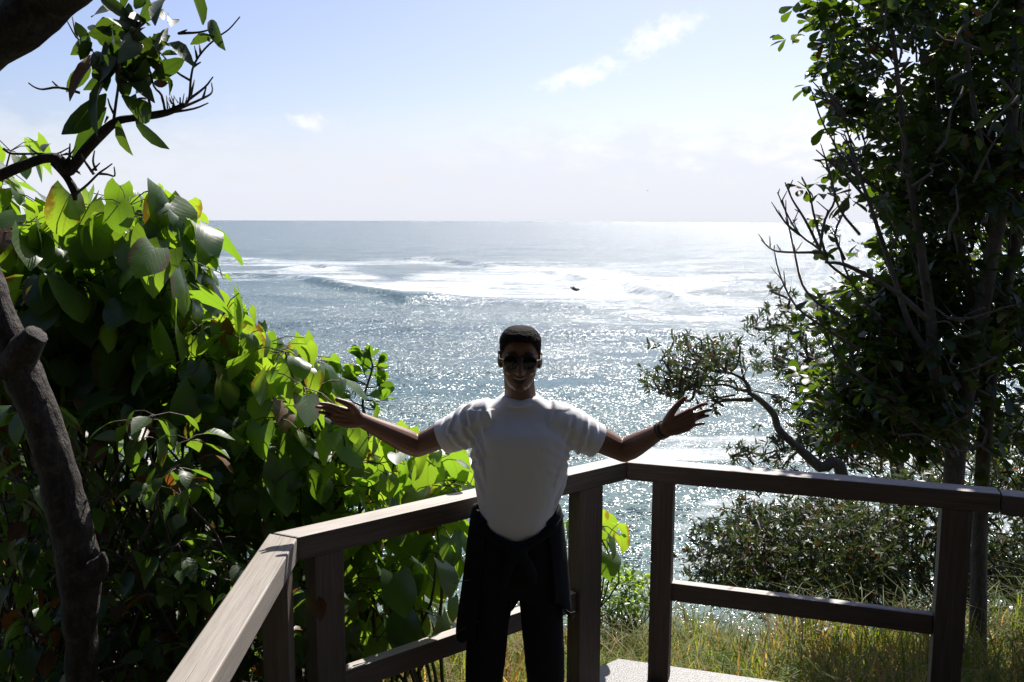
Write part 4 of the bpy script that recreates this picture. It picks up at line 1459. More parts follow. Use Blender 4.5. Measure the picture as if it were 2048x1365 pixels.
# ------------------------------------------------------------------ narrow-leaved coast trees lower down the slope
def narrow_tree(label, trunk, polys, ntips, Y, depth, leaf=(0.06, 0.11), name='banksia_tree', per=(9, 13), limbs=(), wood='bark_grey', group=None, sub=70):
    q = trunk[0]
    b = P(q[0], q[1], Y)
    e = empty(name, (b.x, b.y, gz(b.x, b.y)))
    tag(e, label, 'tree', group)
    m = M_PER_PX(Y)
    g = Geo()
    def limb(q, sides=9):
        pts = [P(x, y, Y) for x, y, _ in q]
        g.tube(*smooth_path(pts, [w * 0.62 * m for _, _, w in q], 4), sides)
    foot = P(trunk[0][0], trunk[0][1], Y)
    foot.z = min(foot.z, gz(foot.x, foot.y)) - 0.1
    pts = [foot] + [P(x, y, Y) for x, y, _ in trunk[1:]]
    g.tube(*smooth_path(pts, [w * 0.62 * m for _, _, w in trunk], 4), 10)
    joints = pts[len(pts) // 2:]
    for q in limbs:
        limb(q)
        joints += [P(x, y, Y) for x, y, _ in q[1:]]
    g.build('trunk', M[wood], e)
    tips = []
    for p, k in zip(polys, ntips):
        sd = tips_in(p, max(4, k // 6), Y - depth, Y + depth)
        tips.append(np.concatenate([c + rng.normal(0, 1, (rng.integers(3, 9), 3)) * np.array([0.13, 0.16, 0.085]) * (Y / 9.5) for c in sd]))
    tips = np.concatenate(tips)
    pos, d, n, s = [], [], [], []
    g = Geo()
    J = np.array([j[:] for j in joints])
    for i, tp in enumerate(tips):
        j = J[np.argmin(((J - tp) ** 2).sum(1) + rng.random(len(J)) * 0.15)]
        ax0 = unit(unit(tp - j) + np.array([0, 0, 0.6]) + rng.normal(0, 0.3, 3))
        if i % max(1, len(tips) // sub) == 0:
            g.tube(*wander(j, tp, 3, 0.05, 3.5 * m, 1.3 * m), 5, False)
        k = rng.integers(per[0], per[1])
        for _ in range(k):
            base = tp - ax0 * rng.uniform(0, 0.09)
            ax = unit(ax0 * 0.5 + rng.normal(0, 0.62, 3))
            pos.append(base); d.append(ax); n.append(unit(ax0 + rng.normal(0, 0.5, 3))); s.append(rng.uniform(*leaf))
    leaves(e, 'narrow', pos, d, n, s, None, M['banksia_leaf'], width=np.full(len(pos), 1.15))
    g.build('twigs', M['twig'], e)['kind'] = 'stuff'
    return e


Yk = 9.5
narrow_tree('crooked narrow-leaved tree leaning left over the sea behind the right hand',
            [(1760, 1060, 26), (1690, 975, 21), (1640, 935, 18), (1590, 890, 14), (1558, 860, 12), (1548, 830, 11), (1525, 805, 10), (1503, 788, 9)],
            [[(1310, 745), (1345, 700), (1362, 662), (1390, 690), (1425, 680), (1460, 695), (1470, 735), (1440, 760), (1400, 775), (1350, 775), (1312, 765)],
             [(1500, 880), (1530, 872), (1560, 890), (1600, 935), (1520, 930), (1490, 910)]], [210, 45], Yk, 0.45, (0.05, 0.095),
            limbs=[[(1500, 790, 8), (1495, 770, 7), (1480, 755, 5), (1455, 745, 4), (1420, 740, 3)], [(1505, 800, 8), (1465, 800, 6), (1435, 805, 4), (1420, 815, 3)],
                   [(1498, 782, 6), (1478, 780, 5), (1450, 770, 4), (1400, 772, 3), (1360, 765, 2)], [(1470, 790, 4), (1430, 795, 3), (1390, 780, 2), (1360, 785, 2)], [(1460, 798, 3), (1425, 800, 2), (1400, 810, 1.5)],
                   [(1560, 855, 5), (1600, 900, 4), (1640, 930, 3)], [(1545, 905, 3), (1500, 915, 2), (1470, 912, 1.5)]], sub=45)
narrow_tree('narrow-leaved tree with open tufted crown between the leaning tree and the tall one',
            [(1830, 1080, 28), (1800, 980, 24), (1760, 900, 20), (1700, 820, 15), (1650, 760, 10), (1620, 720, 7)],
            [[(1500, 640), (1525, 610), (1555, 600), (1570, 625), (1610, 620), (1640, 660), (1640, 740), (1600, 760), (1560, 745), (1530, 735), (1540, 690)],
             [(1600, 760), (1650, 730), (1720, 740), (1760, 800), (1780, 900), (1740, 940), (1640, 930), (1600, 880), (1585, 820)]], [130, 620], 10.2, 0.5, (0.06, 0.1),
            limbs=[[(1650, 765, 7), (1620, 720, 6), (1600, 680, 5), (1560, 650, 3), (1520, 660, 2)], [(1620, 715, 5), (1590, 730, 4), (1550, 720, 3)], [(1600, 680, 4), (1600, 640, 3), (1570, 620, 2)],
                   [(1720, 850, 8), (1660, 850, 5), (1610, 840, 3)], [(1760, 900, 8), (1690, 900, 5), (1640, 900, 3)], [(1640, 840, 3), (1560, 795, 2.5), (1500, 780, 2), (1480, 760, 1.5)]], sub=70)
narrow_tree('dense narrow-leaved bush on the slope framed by the right railing',
            [(1800, 1330, 40), (1790, 1240, 36), (1770, 1160, 30), (1740, 1090, 22), (1690, 1060, 16)],
            [[(1375, 1110), (1400, 1085), (1415, 1050), (1450, 1030), (1475, 1005), (1520, 1015), (1560, 985), (1640, 990), (1760, 1000), (1800, 1080), (1780, 1200), (1680, 1235), (1560, 1215), (1440, 1190), (1395, 1150)]],
            [2100], 8.4, 0.9, (0.05, 0.085), limbs=[[(1740, 1095, 12), (1650, 1090, 9), (1560, 1090, 6), (1470, 1090, 4)], [(1770, 1160, 14), (1660, 1150, 9), (1540, 1140, 6), (1430, 1130, 3)], [(1690, 1060, 9), (1600, 1040, 6), (1510, 1040, 3)]],
            name='banksia_bush', sub=90)
narrow_tree('shaded narrow-leaved tree behind the big post at the right',
            [(1960, 1400, 34), (1950, 1280, 30), (1930, 1150, 26), (1950, 1020, 22), (2000, 900, 18), (2050, 820, 12)],
            [[(1780, 920), (1900, 880), (2100, 860), (2120, 1100), (2100, 1300), (1960, 1290), (1840, 1240), (1780, 1180), (1790, 1050)]], [1500], 9.0, 0.9, (0.06, 0.1),
            limbs=[[(1940, 1100, 12), (1880, 1050, 8), (1830, 1000, 5)], [(1960, 1000, 12), (2050, 980, 8), (2100, 920, 5)], [(1935, 1180, 12), (2000, 1150, 8), (2080, 1120, 5)]], sub=60)


# ------------------------------------------------------------------ long grass on the slope
def grass(name, n, xr, yr, hr, mat, parent=None, straw=0.36, keep=None):
    V, F, A = [], [], []
    seg = 4
    cnt = 0
    while cnt < n:
        x, y = rng.uniform(*xr), rng.uniform(*yr)
        if keep is not None and not keep(x, y):
            continue
        patch = float(fbm(np.array([x * 1.7]), np.array([y * 1.7]), 51, 3)[0])
        if rng.random() < 0.25 - patch * 0.9:
            continue
        cnt += 1
        z = gz(x, y) - 0.02
        h = rng.uniform(*hr) * (0.8 + 0.9 * patch)
        a = rng.uniform(0, 6.283)
        lean = rng.uniform(0.25, 1.35) * h
        w = rng.uniform(0.003, 0.0095)
        col = rng.uniform(0.55, 1.0) if rng.random() < straw + 0.8 * float(vnoise(np.array([x * 2.3 + 9]), np.array([y * 2.3]), 52)[0]) * 0.5 else rng.uniform(0.0, 0.5)
        curl = rng.uniform(0.9, 2.4)
        b = len(V)
        px_, py_ = -math.sin(a) * w, math.cos(a) * w
        for i in range(seg + 1):
            t = i / seg
            s = math.sin(min(curl, 2.6) * t * 0.9) if curl > 1.4 else t
            zz = z + h * (s if curl > 1.4 else t - 0.18 * t * t)
            ox, oy = math.cos(a) * lean * t * t, math.sin(a) * lean * t * t
            k = 1 - t * 0.9
            V.append((x + ox - px_ * k, y + oy - py_ * k, zz))
            V.append((x + ox + px_ * k, y + oy + py_ * k, zz))
            A += [col, col]
        for i in range(seg):
            F.append((b + 2 * i, b + 2 * i + 1, b + 2 * i + 3, b + 2 * i + 2))
    me = mesh(name, np.array(V), np.array(F), mat, True, attrs={'rnd': A})
    o = link(name, me)
    return o


_in = xy(A_C0), xy(A_C1), xy(A_E1)


def off_deck(x, y):
    """Outside the deck's back and right edges."""
    p = Vector((x, y, 0))
    a, b, c = _in
    def side(a, b):
        d = (b - a).normalized()
        return (p - a).dot(Vector((-d.y, d.x, 0)))
    return side(a, b) > 0.16 or side(b, c) > 0.16


tag(grass('long_grass', 29000, (-0.9, 4.6), (3.3, 8.6), (0.16, 0.5), M['grass'], keep=off_deck), 'long green and straw-coloured grass on the slope behind the railing', 'grass', kind='stuff')


def ground_cover():
    e = empty('ground_cover', (1.8, 6.0, gz(1.8, 6.0)))
    tag(e, 'low leafy ground cover growing through the grass behind the right railing', 'ground cover', kind='stuff')
    tips = []
    while len(tips) < 420:
        x, y = rng.uniform(0.2, 4.4), rng.uniform(4.2, 7.0)
        if off_deck(x, y) and fbm(np.array([x * 1.3]), np.array([y * 1.3]), 77, 2)[0] > -0.02:
            tips.append((x, y, gz(x, y) + rng.uniform(0.03, 0.24)))
    pos, d, n, s, st = rosette(np.array(tips), (4, 7), (0.01, 0.05), (0.04, 0.09), (-0.8, 0.7), 0.3)
    leaves(e, 'obovate', pos, d, n, s, None, M['under_leaf_mass'])


ground_cover()


# ------------------------------------------------------------------ unseen trees added behind the photographer to shade the near side of everything
def shade_tree(label, x, y, top, rad, n, seed):
    e = empty('forest_tree', (x, y, gz(x, y)))
    tag(e, label, 'tree', 'trees of the wood behind the photographer')
    g = Geo()
    b = Vector((x, y, gz(x, y) - 0.1))
    g.tube(*wander(b, Vector((x + rng.normal(0, 0.3), y + rng.normal(0, 0.3), top)), 5, 0.08, 0.16, 0.04), 9)
    for _ in range(7):
        a = b.lerp(Vector((x, y, top)), rng.uniform(0.35, 0.9))
        g.tube(*wander(a, a + Vector((rng.normal(0, rad[0] * 0.6), rng.normal(0, rad[1] * 0.6), rng.uniform(0.2, 0.9))), 3, 0.06, 0.05, 0.012), 6)
    g.build('trunk', M['bark_grey'], e)
    v = unit(rng.normal(0, 1, (n, 3))) * (rng.random(n) ** 0.45)[:, None]
    pos = np.array([x, y, (top + b.z + 0.5) / 2 + 0.3]) + v * np.array([rad[0], rad[1], (top - b.z) / 2])
    d = unit(rng.normal(0, 1, (n, 3)) + np.array([0, 0, -0.3]))
    leaves(e, 'ovate', pos, d, unit(rng.normal(0, 0.6, (n, 3)) + np.array([0, 0, 1.0])), rng.uniform(0.3, 0.48, n), None, M['shade_leaf'])


for i, (x, y, top, rx, ry) in enumerate([(-4.2, -1.0, 5.6, 2.1, 2.0), (-1.4, -3.6, 6.6, 2.2, 1.9), (2.0, -3.8, 6.4, 2.3, 1.9), (4.6, -0.6, 5.8, 2.0, 1.9), (0.3, -6.5, 9.5, 3.6, 2.4), (-5.2, -5.0, 9.0, 3.0, 2.6), (5.8, -5.0, 9.2, 3.0, 2.6)]):
    shade_tree(['dense tree beside the left arm of the railing, behind the photographer', 'dense tree behind the photographer, nearest on the left', 'dense tree behind the photographer, nearest on the right',
                   'dense tree beyond the right end of the railing, behind the photographer', 'tallest tree of the wood, straight behind the photographer', 'tall tree of the wood far behind on the left',
                   'tall tree of the wood far behind on the right'][i], x, y, top, (rx, ry), 1500, i)


# ------------------------------------------------------------------ the person at the railing
YB = 3.36                                                   # distance of his body from the camera
MB = M_PER_PX(YB) * 1.013


def ell(g, c, rx, ry, rz, seg=16, rings=10, rot=None):
    """Closed ellipsoid."""
    V = [(0, 0, rz)]
    for i in range(1, rings):
        t = math.pi * i / rings
        for k in range(seg):
            a = 2 * math.pi * k / seg
            V.append((rx * math.sin(t) * math.cos(a), ry * math.sin(t) * math.sin(a), rz * math.cos(t)))
    V.append((0, 0, -rz))
    F = [(0, 1 + k, 1 + (k + 1) % seg) for k in range(seg)]
    for i in range(rings - 2):
        for k in range(seg):
            a, b = 1 + i * seg + k, 1 + i * seg + (k + 1) % seg
            F.append((a, a + seg, b + seg, b))
    last = len(V) - 1
    F += [(last, 1 + (rings - 2) * seg + (k + 1) % seg, 1 + (rings - 2) * seg + k) for k in range(seg)]
    V = [Vector(v) for v in V]
    if rot is not None:
        V = [rot @ v for v in V]
    c = Vector(c)
    g.add([v + c for v in V], F)


def rings_loft(g, rings, seg=28, power=2.3):
    """Closed body through horizontal rings (centre, half width, front, back): y towards the camera is front."""
    V, F = [], []
    for c, hw, fr, bk in rings:
        for k in range(seg):
            a = 2 * math.pi * k / seg
            cx, sy = math.cos(a), math.sin(a)
            x = hw * math.copysign(abs(cx) ** (2 / power), cx)
            y = (bk if sy > 0 else fr) * math.copysign(abs(sy) ** (2 / power), sy)
            V.append((c[0] + x, c[1] + y, c[2]))
    n = len(rings)
    for i in range(n - 1):
        for k in range(seg):
            a, b = i * seg + k, i * seg + (k + 1) % seg
            F.append((a, b, b + seg, a + seg))
    F.append(tuple(range(seg - 1, -1, -1)))
    F.append(tuple((n - 1) * seg + k for k in range(seg)))
    g.add(V, F)


def limb(g, pts, rad, sides=14, sub=4):
    p, r = smooth_path(pts, rad, sub)
    g.tube(p, r, sides)
    ell(g, p[0], r[0], r[0], r[0], 12, 8)
    ell(g, p[-1], r[-1], r[-1], r[-1], 12, 8)


person = empty('person', (P(1040, 1200, YB).x, YB, 0.0))
tag(person, 'person in white T-shirt and black trousers, arms spread wide at the railing', 'person')

HEAD = P(1040, 716, YB - 0.03)                              # centre of the skull, at eye height


def hp(x, f, z):
    """Point of the head: x to the right of the picture, f towards the camera, z up; the face is lifted a little."""
    v = Vector((x * 0.985, -f * 0.985, z * 0.945))
    v = Matrix.Rotation(R(3), 3, 'X') @ v
    v = Matrix.Rotation(R(1.5), 3, 'Y') @ v
    return HEAD + v


# rings of the head: height, half width, reach to the front, reach to the back
HEAD_PROFILE = [(-0.121, 0.016, 0.070, -0.036), (-0.114, 0.033, 0.081, -0.010), (-0.100, 0.047, 0.086, 0.010), (-0.083, 0.056, 0.086, 0.034), (-0.062, 0.062, 0.085, 0.062), (-0.038, 0.0645, 0.085, 0.078),
                (-0.012, 0.068, 0.083, 0.087), (0.012, 0.070, 0.084, 0.092), (0.036, 0.0715, 0.087, 0.096), (0.060, 0.0715, 0.086, 0.095), (0.082, 0.067, 0.079, 0.089), (0.101, 0.057, 0.066, 0.076), (0.114, 0.040, 0.046, 0.055), (0.120, 0.018, 0.02, 0.026)]


def build_body():
    g = Geo()
    # head, ring by ring from under the chin to the crown
    prof = HEAD_PROFILE
    seg = 32
    V, F = [], []
    for z, hw, fr, bk in prof:
        for k in range(seg):
            a = 2 * math.pi * k / seg
            cx, sy = math.cos(a), math.sin(a)
            x = hw * math.copysign(abs(cx) ** 0.88, cx)
            f = (bk if sy > 0 else fr) * math.copysign(abs(sy) ** 0.9, sy)
            V.append(hp(x, -f, z))
    n = len(prof)
    for i in range(n - 1):
        for k in range(seg):
            a, b = i * seg + k, i * seg + (k + 1) % seg
            F.append((a, b, b + seg, a + seg))
    F.append(tuple(range(seg - 1, -1, -1)))
    F.append(tuple((n - 1) * seg + k for k in range(seg)))
    g.add(V, F)
    # nose, brow, cheeks, chin
    p, r = smooth_path([hp(0, 0.078, 0.022), hp(0, 0.088, 0.0), hp(0, 0.098, -0.022), hp(0, 0.100, -0.034), hp(0, 0.088, -0.044)], [0.008, 0.0095, 0.0125, 0.0145, 0.011], 3)
    g.tube(p, r, 12)
    for s in (-1, 1):
        ell(g, hp(s * 0.0135, 0.090, -0.038), 0.0095, 0.011, 0.0085)
        ell(g, hp(s * 0.030, 0.076, 0.028), 0.026, 0.012, 0.007)
        ell(g, hp(s * 0.038, 0.064, -0.034), 0.022, 0.017, 0.017)
        # ears: a flat shell with a thicker rim and lobe
        rot = Matrix.Rotation(R(-18 * s), 3, 'Z') @ Matrix.Rotation(R(8), 3, 'X')
        ell(g, hp(s * 0.0765, -0.012, -0.010), 0.0085, 0.016, 0.030, rot=rot)
        ell(g, hp(s * 0.0745, -0.004, -0.034), 0.0065, 0.008, 0.010)
        rim = [hp(s * (0.078 + 0.004 * math.sin(a)), -0.012 - 0.016 * math.cos(a), -0.008 + 0.029 * math.sin(a)) for a in np.linspace(-1.2, 3.4, 9)]
        g.tube(smooth_path(rim, None, 2), 0.0042, 8)
    ell(g, hp(0, 0.078, -0.104), 0.021, 0.016, 0.014)
    # lips, drawn into a broad open smile
    for zc, fz, w in ((-0.0555, 0.087, 0.0046), (-0.088, 0.083, 0.0062)):
        arc = []
        for u in np.linspace(-1, 1, 9):
            arc.append(hp(0.0345 * u, fz - 0.019 * u * u, zc + (0.005 * u * u if zc > -0.07 else 0.027 * u * u) - 0.0006))
        pp, rr = smooth_path(arc, [0.003, w, w, w, w, w, w, w, 0.003], 2)
        g.tube(pp, rr, 8)
    # neck and the top of the trunk that the shirt covers
    nb = P(1040, 800, YB)
    limb(g, [hp(0, -0.022, -0.06), hp(0, -0.012, -0.1), Vector((nb.x, YB + 0.0, nb.z + 0.02)), Vector((nb.x, YB + 0.01, nb.z - 0.06))], [0.057, 0.0575, 0.060, 0.075], 20)
    ch = P(1040, 900, YB)
    limb(g, [Vector((nb.x, YB + 0.01, nb.z - 0.08)), Vector((ch.x, YB, ch.z)), P(1035, 1040, YB)], [0.07, 0.085, 0.08], 18)
    # arms
    def arm(sh, el, wr, dsh, del_, dwr):
        S, E, W = P(*sh, YB + dsh), P(*el, YB + del_), P(*wr, YB + dwr)
        u = E - S
        limb(g, [S, S + u * 0.35, S + u * 0.72, E], [0.056, 0.054, 0.048, 0.043], 16)
        f = W - E
        limb(g, [E, E + f * 0.18, E + f * 0.42, E + f * 0.75, W], [0.043, 0.0465, 0.042, 0.0325, 0.027], 16)
        limb(g, [P(1040, sh[1] + 5, YB), S], [0.07, 0.058], 14)
        return W
    arm((948, 843), (834, 893), (719, 839), 0.0, 0.05, -0.07)
    arm((1132, 848), (1248, 903), (1329, 858), 0.0, 0.06, -0.06)
    # hands: palm as a fan of metacarpals, then five separate fingers, measured in the photo
    def hand(Y, wrist, knuckles, fingers, thumb, heel):
        W = [P(x, y, Y) for x, y in wrist]
        K = [P(x, y, Y - 0.005) for x, y in knuckles]
        for i, k in enumerate(K):
            t = i / 3
            w = W[0].lerp(W[1], 0.25 + 0.5 * t)
            limb(g, [w, w.lerp(k, 0.5) + Vector((0, 0.004, 0)), k], [0.0165, 0.0155, 0.0115], 10, 3)
        limb(g, [W[1].lerp(W[0], 0.2), P(*heel[0], Y), P(*heel[1], Y - 0.004)], [0.015, 0.017, 0.0105], 10, 3)
        for k, tip, rad, lift in fingers:
            A, B = P(*k, Y - 0.005), P(*tip, Y - 0.005 - lift)
            d = B - A
            side = Vector((0, 0.010, 0))
            limb(g, [A, A + d * 0.42 + side, A + d * 0.75 + side * 0.9, B], [rad * 1.06, rad, rad * 0.93, rad * 0.78], 10, 3)
        tp = [P(x, y, Y - dy) for x, y, dy in thumb]
        limb(g, tp, [0.017, 0.0135, 0.0112, 0.0088][:len(tp)], 10, 3)
    hand(YB - 0.08, [(716, 826), (721, 853)], [(677, 817), (672, 826), (671, 836), (673, 845)],
         [((677, 816), (641, 807), 0.0080, 0.01), ((671, 824), (634, 814), 0.0080, 0.005), ((669, 834), (639, 825), 0.0077, 0.0), ((670, 844), (651, 833), 0.0068, 0.012)],
         [(712, 824, 0.0), (700, 811, 0.018), (688, 805, 0.024), (674, 800, 0.026)], [(700, 848), (680, 848)])
    hand(YB - 0.07, [(1326, 846), (1335, 871)], [(1381, 822), (1386, 832), (1386, 842), (1382, 852)],
         [((1381, 820), (1414, 808), 0.0080, 0.0), ((1386, 831), (1422, 820), 0.0080, -0.004), ((1387, 841), (1416, 832), 0.0076, 0.0), ((1382, 853), (1408, 848), 0.0068, 0.004)],
         [(1334, 842, 0.0), (1346, 822, 0.016), (1358, 808, 0.022), (1369, 797, 0.024)], [(1352, 862), (1376, 858)])
    me = remeshed('body', g, 0.003, M['skin'], 4, 0.5)
    return link('body', me, person)


body = build_body()


def face_parts():
    # open mouth with the upper row of teeth
    g = Geo()
    V, F = [], []
    up = [(u, -0.0625, 0.0) for u in np.linspace(-1, 1, 11)]
    for u in np.linspace(-1, 1, 11):
        f = 0.0912 - 0.019 * u * u
        V.append(hp(0.0325 * u, f, -0.0590 + 0.005 * u * u)); V.append(hp(0.0325 * u, f - 0.0015, -0.0840 + 0.027 * u * u))
    F = [(2 * i, 2 * i + 1, 2 * i + 3, 2 * i + 2) for i in range(10)]
    n = len(V)
    V += [v + Vector((0, 0.02, 0)) for v in V]
    F += [(b + n, a + n, d + n, c + n) for a, b, c, d in F]
    g.add(V, F)
    g.build('mouth', M['mouth'], body)
    g = Geo()
    V = []
    for u in np.linspace(-1, 1, 11):
        f = 0.0935 - 0.014 * u * u
        V.append(hp(0.0245 * u, f, -0.0620 + 0.004 * u * u)); V.append(hp(0.0245 * u, f, -0.0685 + 0.0075 * u * u))
    F = [(2 * i, 2 * i + 1, 2 * i + 3, 2 * i + 2) for i in range(10)]
    n = len(V)
    V += [v + Vector((0, 0.006, 0)) for v in V]
    F += [(b + n, a + n, d + n, c + n) for a, b, c, d in F]
    g.add(V, F)
    g.build('teeth', M['teeth'], body)
    # eyebrows
    for s in (-1, 1):
        g = Geo()
        pts = [hp(s * 0.012, 0.0925, 0.030), hp(s * 0.03, 0.0885, 0.037), hp(s * 0.048, 0.074, 0.033)]
        g.tube(*smooth_path(pts, [0.003, 0.0036, 0.0018], 4), 6)
        g.build('eyebrow', M['brow'], body)
    # short curly hair, cropped close at the sides
    prof = np.array(HEAD_PROFILE)
    seg, lev = 150, 90
    zs = np.concatenate([np.linspace(-0.06, 0.1, 62), 0.1 + 0.020 * (1 - (1 - np.linspace(0, 1, 29)[1:]) ** 2)])
    W, keep = [], []
    for z in zs:
        hw, fr, bk = (np.interp(z, prof[:, 0], prof[:, i]) for i in (1, 2, 3))
        k = min(1.0, max(0.0, (z - 0.0) / 0.085))
        th = 0.0035 + 0.0065 * k * (1 - 0.45 * max(0.0, (z - 0.07) / 0.05))
        for i in range(seg):
            a = 2 * math.pi * i / seg
            cx, sy = math.cos(a), math.sin(a)
            q = fbm(np.array([a * 22.0]), np.array([z * 420.0]), 3, 3)[0] * 0.0034 + vnoise(np.array([a * 60.0]), np.array([z * 900.0]), 6)[0] * 0.0014
            t = th + q * (0.35 + 0.65 * k)
            x = (hw + t) * math.copysign(abs(cx) ** 0.88, cx)
            f = -((bk if sy > 0 else fr) + t) * math.copysign(abs(sy) ** 0.9, sy)
            W.append(hp(x, f, z + 0.001 * k * k + 0.005 * max(0.0, 1 - (hw / 0.066) ** 2))[:])
            front, ax = f / 0.095, abs(x) / 0.078
            if front > 0.2:
                line = np.interp(ax, [0.0, 0.45, 0.7, 0.82, 0.95, 1.2], [0.078, 0.076, 0.066, 0.05, 0.012, -0.012])
            elif front > -0.22:
                line = 0.012
            else:
                line = -0.05
            keep.append(z > line + q)
    W, keep = np.array(W), np.array(keep)
    n = len(zs)
    Fk = []
    for j in range(n - 1):
        for i in range(seg):
            f = (j * seg + i, j * seg + (i + 1) % seg, (j + 1) * seg + (i + 1) % seg, (j + 1) * seg + i)
            if all(keep[v] for v in f):
                Fk.append(f)
    W = np.concatenate([W, W[-seg:].mean(0, keepdims=True)])
    top = len(W) - 1
    Fk += [((n - 1) * seg + i, (n - 1) * seg + (i + 1) % seg, top) for i in range(seg)]
    used = sorted({i for f in Fk for i in f})
    mp = {k: i for i, k in enumerate(used)}
    me = mesh('hair', W[used], [tuple(mp[i] for i in f) for f in Fk], M['hair'])
    link('hair', me, body)


face_parts()


def sunglasses():
    c = hp(0, 0.1, 0.006)
    e = empty('sunglasses', c)
    tag(e, 'dark round sunglasses with thin metal rims on the person\'s face', 'sunglasses')
    def rim(s, n=28, k=1.0):
        out = []
        for i in range(n):
            a = 2 * math.pi * i / n
            x = 0.0265 * math.cos(a) * k
            zz = 0.0255 * math.sin(a) * k
            if zz < 0: zz *= 1.06
            x *= 1 - 0.10 * (zz < 0) * abs(zz) / 0.026
            out.append((x, zz))
        return [hp(s * 0.0345 + x, 0.1035 - 0.35 * (x * s + 0.02 if x * s > -0.02 else 0) ** 1.0 * 0.6 - 0.002, 0.003 + zz) for x, zz in out]
    for s in (-1, 1):
        pts = rim(s)
        g = Geo()
        cen = sum(pts, Vector()) / len(pts) + Vector((0, -0.003, 0))
        inner = rim(s, k=0.6)
        inner = [p + Vector((0, -0.002, 0)) for p in inner]
        n = len(pts)
        V = pts + inner + [cen]
        F = [(i, (i + 1) % n, n + (i + 1) % n, n + i) for i in range(n)] + [(n + i, n + (i + 1) % n, 2 * n) for i in range(n)]
        V2 = [v + Vector((0, 0.0015, 0)) for v in V]
        g.add(V + V2, F + [tuple(i + len(V) for i in reversed(f)) for f in F])
        g.build('lens', M['lens'], e)
        g = Geo()
        g.tube(pts + pts[:1], 0.0011, 6, False)
        g.build('rim', M['gunmetal'], e)
        g = Geo()
        o = [hp(s * 0.060, 0.086, 0.010), hp(s * 0.0715, 0.072, 0.009), hp(s * 0.0772, 0.05, 0.008), hp(s * 0.0785, 0.01, 0.013), hp(s * 0.079, -0.012, 0.016)]
        g.tube(smooth_path(o, None, 3), 0.0014, 6)
        g.build('temple_arm', M['metal'], e)
    g = Geo()
    g.tube(smooth_path([hp(-0.009, 0.1, 0.008), hp(0, 0.104, 0.011), hp(0.009, 0.1, 0.008)], None, 3), 0.0012, 6)
    g.build('bridge', M['gunmetal'], e)


sunglasses()


